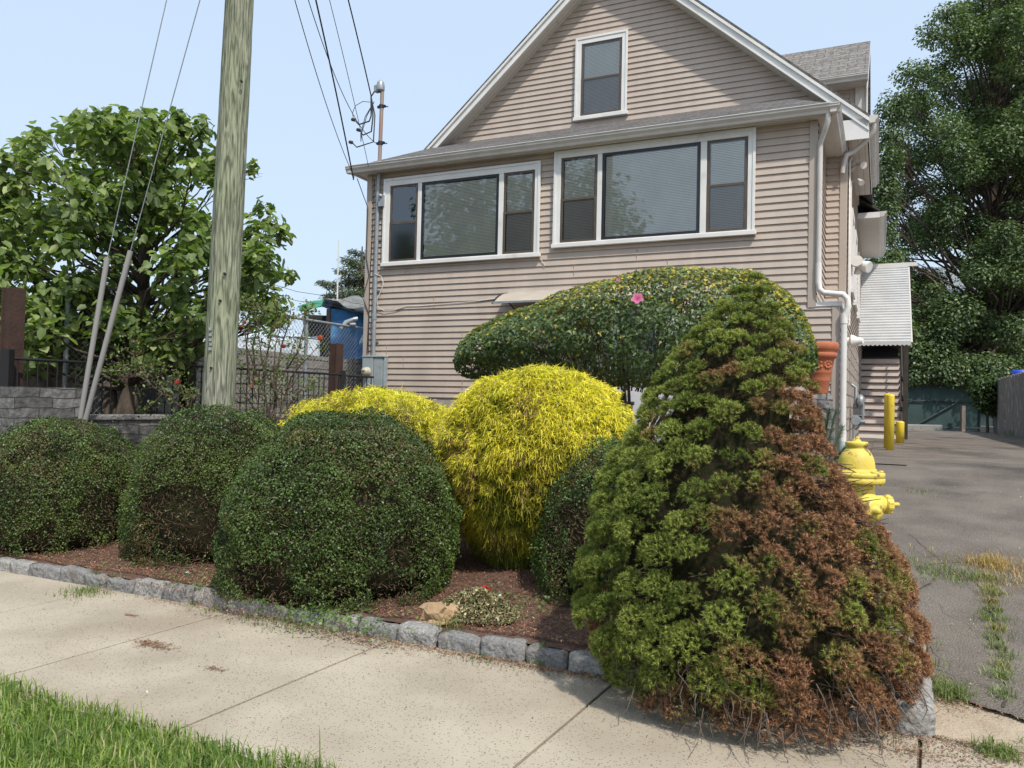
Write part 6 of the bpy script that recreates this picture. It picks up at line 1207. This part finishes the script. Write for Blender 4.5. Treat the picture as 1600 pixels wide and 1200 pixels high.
# small twigs lying on the bed
tw = MB()
for k in range(260):
    S_, N_ = random.uniform(-7.5, 0), 4.35+random.random()**2*1.6; z = float(hz(S_, N_))+.022; a = random.uniform(0, 6.28); p = sn(S_, N_, z); d = np.array([math.cos(a), math.sin(a), random.uniform(0, .12)])*random.uniform(.04, .16); tw.tube([p, p+d*.5+rng.normal(size=3)*.008, p+d], [.003, .0025, .0015], 4, False)
o = tw.build('fallen_twigs', X['deadtwig']); tag(o, 'thin fallen twigs scattered over the mulch', 'twigs', kind='stuff')
# ivy-like leaves at the kerb and shrub feet
Pn = []
for (x, y, n_, s_) in ((370, 925, 70, .10), (420, 940, 90, .12), (470, 955, 110, .12), (505, 965, 120, .12), (540, 975, 60, .1), (580, 985, 60, .12), (620, 900, 40, .10), (290, 905, 60, .14), (330, 915, 60, .1), (885, 915, 50, .10), (700, 880, 30, .06), (1115, 1120, 26, .05), (1135, 1125, 26, .05), (1090, 1100, 20, .06), (780, 935, 60, .1), (830, 950, 60, .12), (870, 940, 50, .1), (230, 880, 60, .12), (1040, 1090, 30, .08)):
    c = gpt(x, y); q = c+rng.normal(size=(n_, 3))*[s_, s_, .02]; q[:, 2] = np.maximum(c[2]+.01, q[:, 2]+.02); Pn.append(q)
P = np.concatenate(Pn); n = len(P); o = leafmesh('creeping_leaves', P, rdir(n)*.5+[0, -.4, 1], rng.uniform(.018, .04, n), rng.uniform(.015, .032, n), vary(mixc((.05, .10, .02), (.13, .20, .05), rng.random(n)), .2), F_hib, None, 'lobed', fold=.12); tag(o, 'low creeping green leaves along the granite edging', 'ground cover', kind='stuff')
# heap of clippings with litter
c = gpt(745, 960); n = 7800; a = rng.random(n)*2*math.pi; r = np.sqrt(rng.random(n)); q = np.stack([np.cos(a)*r*.31, np.sin(a)*r*.24, (1-r**1.5)*.17*rng.power(2, n)+.01], 1); P = c+ud*q[:, :1]+vd*q[:, 1:2]; P[:, 2] += q[:, 2]
col = mixc((.12, .14, .05), (.44, .42, .24), rng.random(n)); k = rng.random(n) < .35; col[k] = mixc((.26, .18, .11), (.12, .07, .04), rng.random(k.sum()))
o = leafmesh('leaf_heap', P, rdir(n)+[0, 0, .5], rng.uniform(.014, .034, n), rng.uniform(.007, .017, n), vary(col, .25), F_lit, None, fold=.25); tag(o, 'small heap of dry leaf clippings on the mulch between the paper bag and wrapper', 'clippings', kind='stuff')
def crumple(name, label, cat, c, sx, sy, sz, mat, seed, rot=0, amp=.35, tilt=0):
    rn = np.random.default_rng(seed); o = thing(name, label, cat, c, rot); V = []; n1, n2 = 13, 8
    for j in range(n2+1):
        ph = math.pi*j/n2
        for i in range(n1): a_ = 2*math.pi*i/n1; V.append((math.sin(ph)*math.cos(a_), math.sin(ph)*math.sin(a_), math.cos(ph)))
    V = np.array(V); V = V*sup(V, 4)[:, None]; cellv = vn(V, 2.2, seed); V = V*(1+amp*(np.abs((cellv*3) % 1-.5)*2-.5)[:, None])+rn.normal(size=V.shape)*.20; V = V*[sx, sy, sz]; V[:, 2] += sz*.8; V[:, 2] = np.maximum(V[:, 2], 0)
    I = np.arange(len(V)).reshape(n2+1, n1); F = np.stack([I[:-1], np.roll(I, -1, 1)[:-1], np.roll(I, -1, 1)[1:], I[1:]], -1).reshape(-1, 4); b = npmesh('crumpled_sheet', V, F, mat, o, sub=False); b.rotation_euler = (tilt, 0, 0); return o
p = at(692, 966, float(gpt(692, 972)[1])+.02); p[2] = gpt(692, 974)[2]; bg_ = thing('paper_bag', 'torn crumpled brown paper bag lying against the granite edging', 'paper bag', p, .3)
mb = stone(MB(), (-.10, -.055, .0), (.085, .05, .105), 913, .03); mb.v = [(x_-.02*(z_/.1)+.02*math.sin(z_*60), y_+.015*math.sin(x_*50), max(0, z_*(1-.45*max(0, (x_-.02)/.08)))) for x_, y_, z_ in mb.v]; mb.build('crumpled_sheet', X['bag'], bg_, smooth=False)
mb = MB(); p2_ = p+np.array([-.10, -.02, 0]); mb.add([p2_+[-.05, 0, .0], p2_+[-.01, -.01, .10], p2_+[.06, 0, .02], p2_+[.09, -.03, 0], p2_+[0, .05, .06]], [(0, 1, 2), (1, 4, 2), (2, 3, 0), (1, 0, 4)]); mb.add([p+[.03, -.07, .0], p+[.11, -.05, .03], p+[.14, .0, .09], p+[.05, .03, .11], p+[.0, -.02, .07]], [(0, 1, 2, 3, 4)]); tf = mb.build('torn_flap', X['bag'], bg_); 
tf.matrix_world = Matrix.Identity(4); tf.matrix_parent_inverse = (Matrix.Translation(bg_.location) @ Matrix.Rotation(.3, 4, 'Z')).inverted(); md = tf.modifiers.new('thick', 'SOLIDIFY'); md.thickness = .002
mb = MB(); q = np.array([.055, -.055, .035]); mb.add([q, q+[.03, -.01, .03], q+[.045, -.012, .0], q+[.03, -.02, -.02]], [(0, 1, 2, 3)]); mb.build('printed_patch', X['redpaper'], bg_)
c = gpt(757, 937); o = thing('red_wrapper', 'small crumpled red wrapper on top of the leaf clippings', 'litter', c+[0, 0, .05]); mb = MB(); mb.add([(-.045, 0, .0), (-.01, -.01, .055), (.01, -.02, .05), (.03, 0, .0), (.02, .02, -.02), (.045, -.01, .025)], [(0, 1, 2, 4), (2, 5, 3, 4)]); x_ = mb.build('wrapper_sheet', X['redpaper'], o); x_.modifiers.new('thick', 'SOLIDIFY').thickness = .002
mb = MB(); mb.add([(-.002, -.022, .03), (.006, -.024, .03), (.012, -.02, .005), (.004, -.018, .003)], [(0, 1, 2, 3)]); mb.build('white_mark', X['plastic'], o)
c = gpt(788, 945); o = thing('plastic_wrapper', 'white twisted plastic wrapper with a pink end at the edge of the clippings', 'litter', c+[0, 0, .045]); a_, b_ = at(778, 932, c[1])-c-[0, 0, .045], at(797, 952, c[1])-c-[0, 0, .045]
mb = MB(); mb.tube([a_, a_+(b_-a_)*.3+[.005, 0, .006], a_+(b_-a_)*.6, b_], [.014, .011, .018, .017], 9); mb.add([a_+[-.01, 0, .0], a_+[.02, 0, .022], a_+[.024, 0, .0]], [(0, 1, 2)]); mb.build('wrapper_tube', X['plastic'], o, smooth=False); MB().tube([b_-(b_-a_)*.06, b_+(b_-a_)*.12], [.0185, .014], 9).build('pink_end', X['pinkcap'], o)
for (x, y, lab) in ((152, 850, 'small white paper scrap on the mulch between the two left boxwoods'), (228, 1088, 'tiny white paper scrap lying on the sidewalk slab'), (290, 899, 'tiny white paper scrap on the mulch below the pole shrub')):
    c = gpt(x, y); o = thing('paper_scrap', lab, 'litter', c+[0, 0, .015]); s_ = .028 if y < 1000 else .011; MB().add([(-s_, 0, .0), (0, -s_*.5, .01), (s_, 0, .004), (s_*.4, s_*.6, .012), (-s_*.6, s_*.5, .0)], [(0, 1, 2, 3, 4)]).build('scrap_sheet', X['plastic'], o)
# pebbles and crumbs on pavement and asphalt
n = 1500; S_ = rng.uniform(-6, .3, n); N_ = rng.uniform(2.7, 4.18, n); P = ud*S_[:, None]+vd*N_[:, None]; P[:, 2] = .004
m = 2600; S2 = rng.uniform(.3, 8, m); N2 = 4.3+rng.power(.8, m)*14; P2 = ud*S2[:, None]+vd*N2[:, None]; P2[:, 2] = drv(S2, N2)+.018; P = np.concatenate([P, P2]); n = len(P)
o = leafmesh('loose_grit', P, rdir(n)*.4+[0, 0, 1], rng.uniform(.004, .012, n)*np.where(np.arange(n) > 1500, 1.8, 1), rng.uniform(.003, .009, n)*np.where(np.arange(n) > 1500, 1.6, 1), vary(mixc((.16, .12, .09), (.5, .46, .38), rng.random(n)**1.3), .2), F_lit, None, fold=.35); tag(o, 'loose grit and crumbs scattered over the sidewalk and driveway', 'grit', kind='stuff')
bpy.context.view_layer.update()
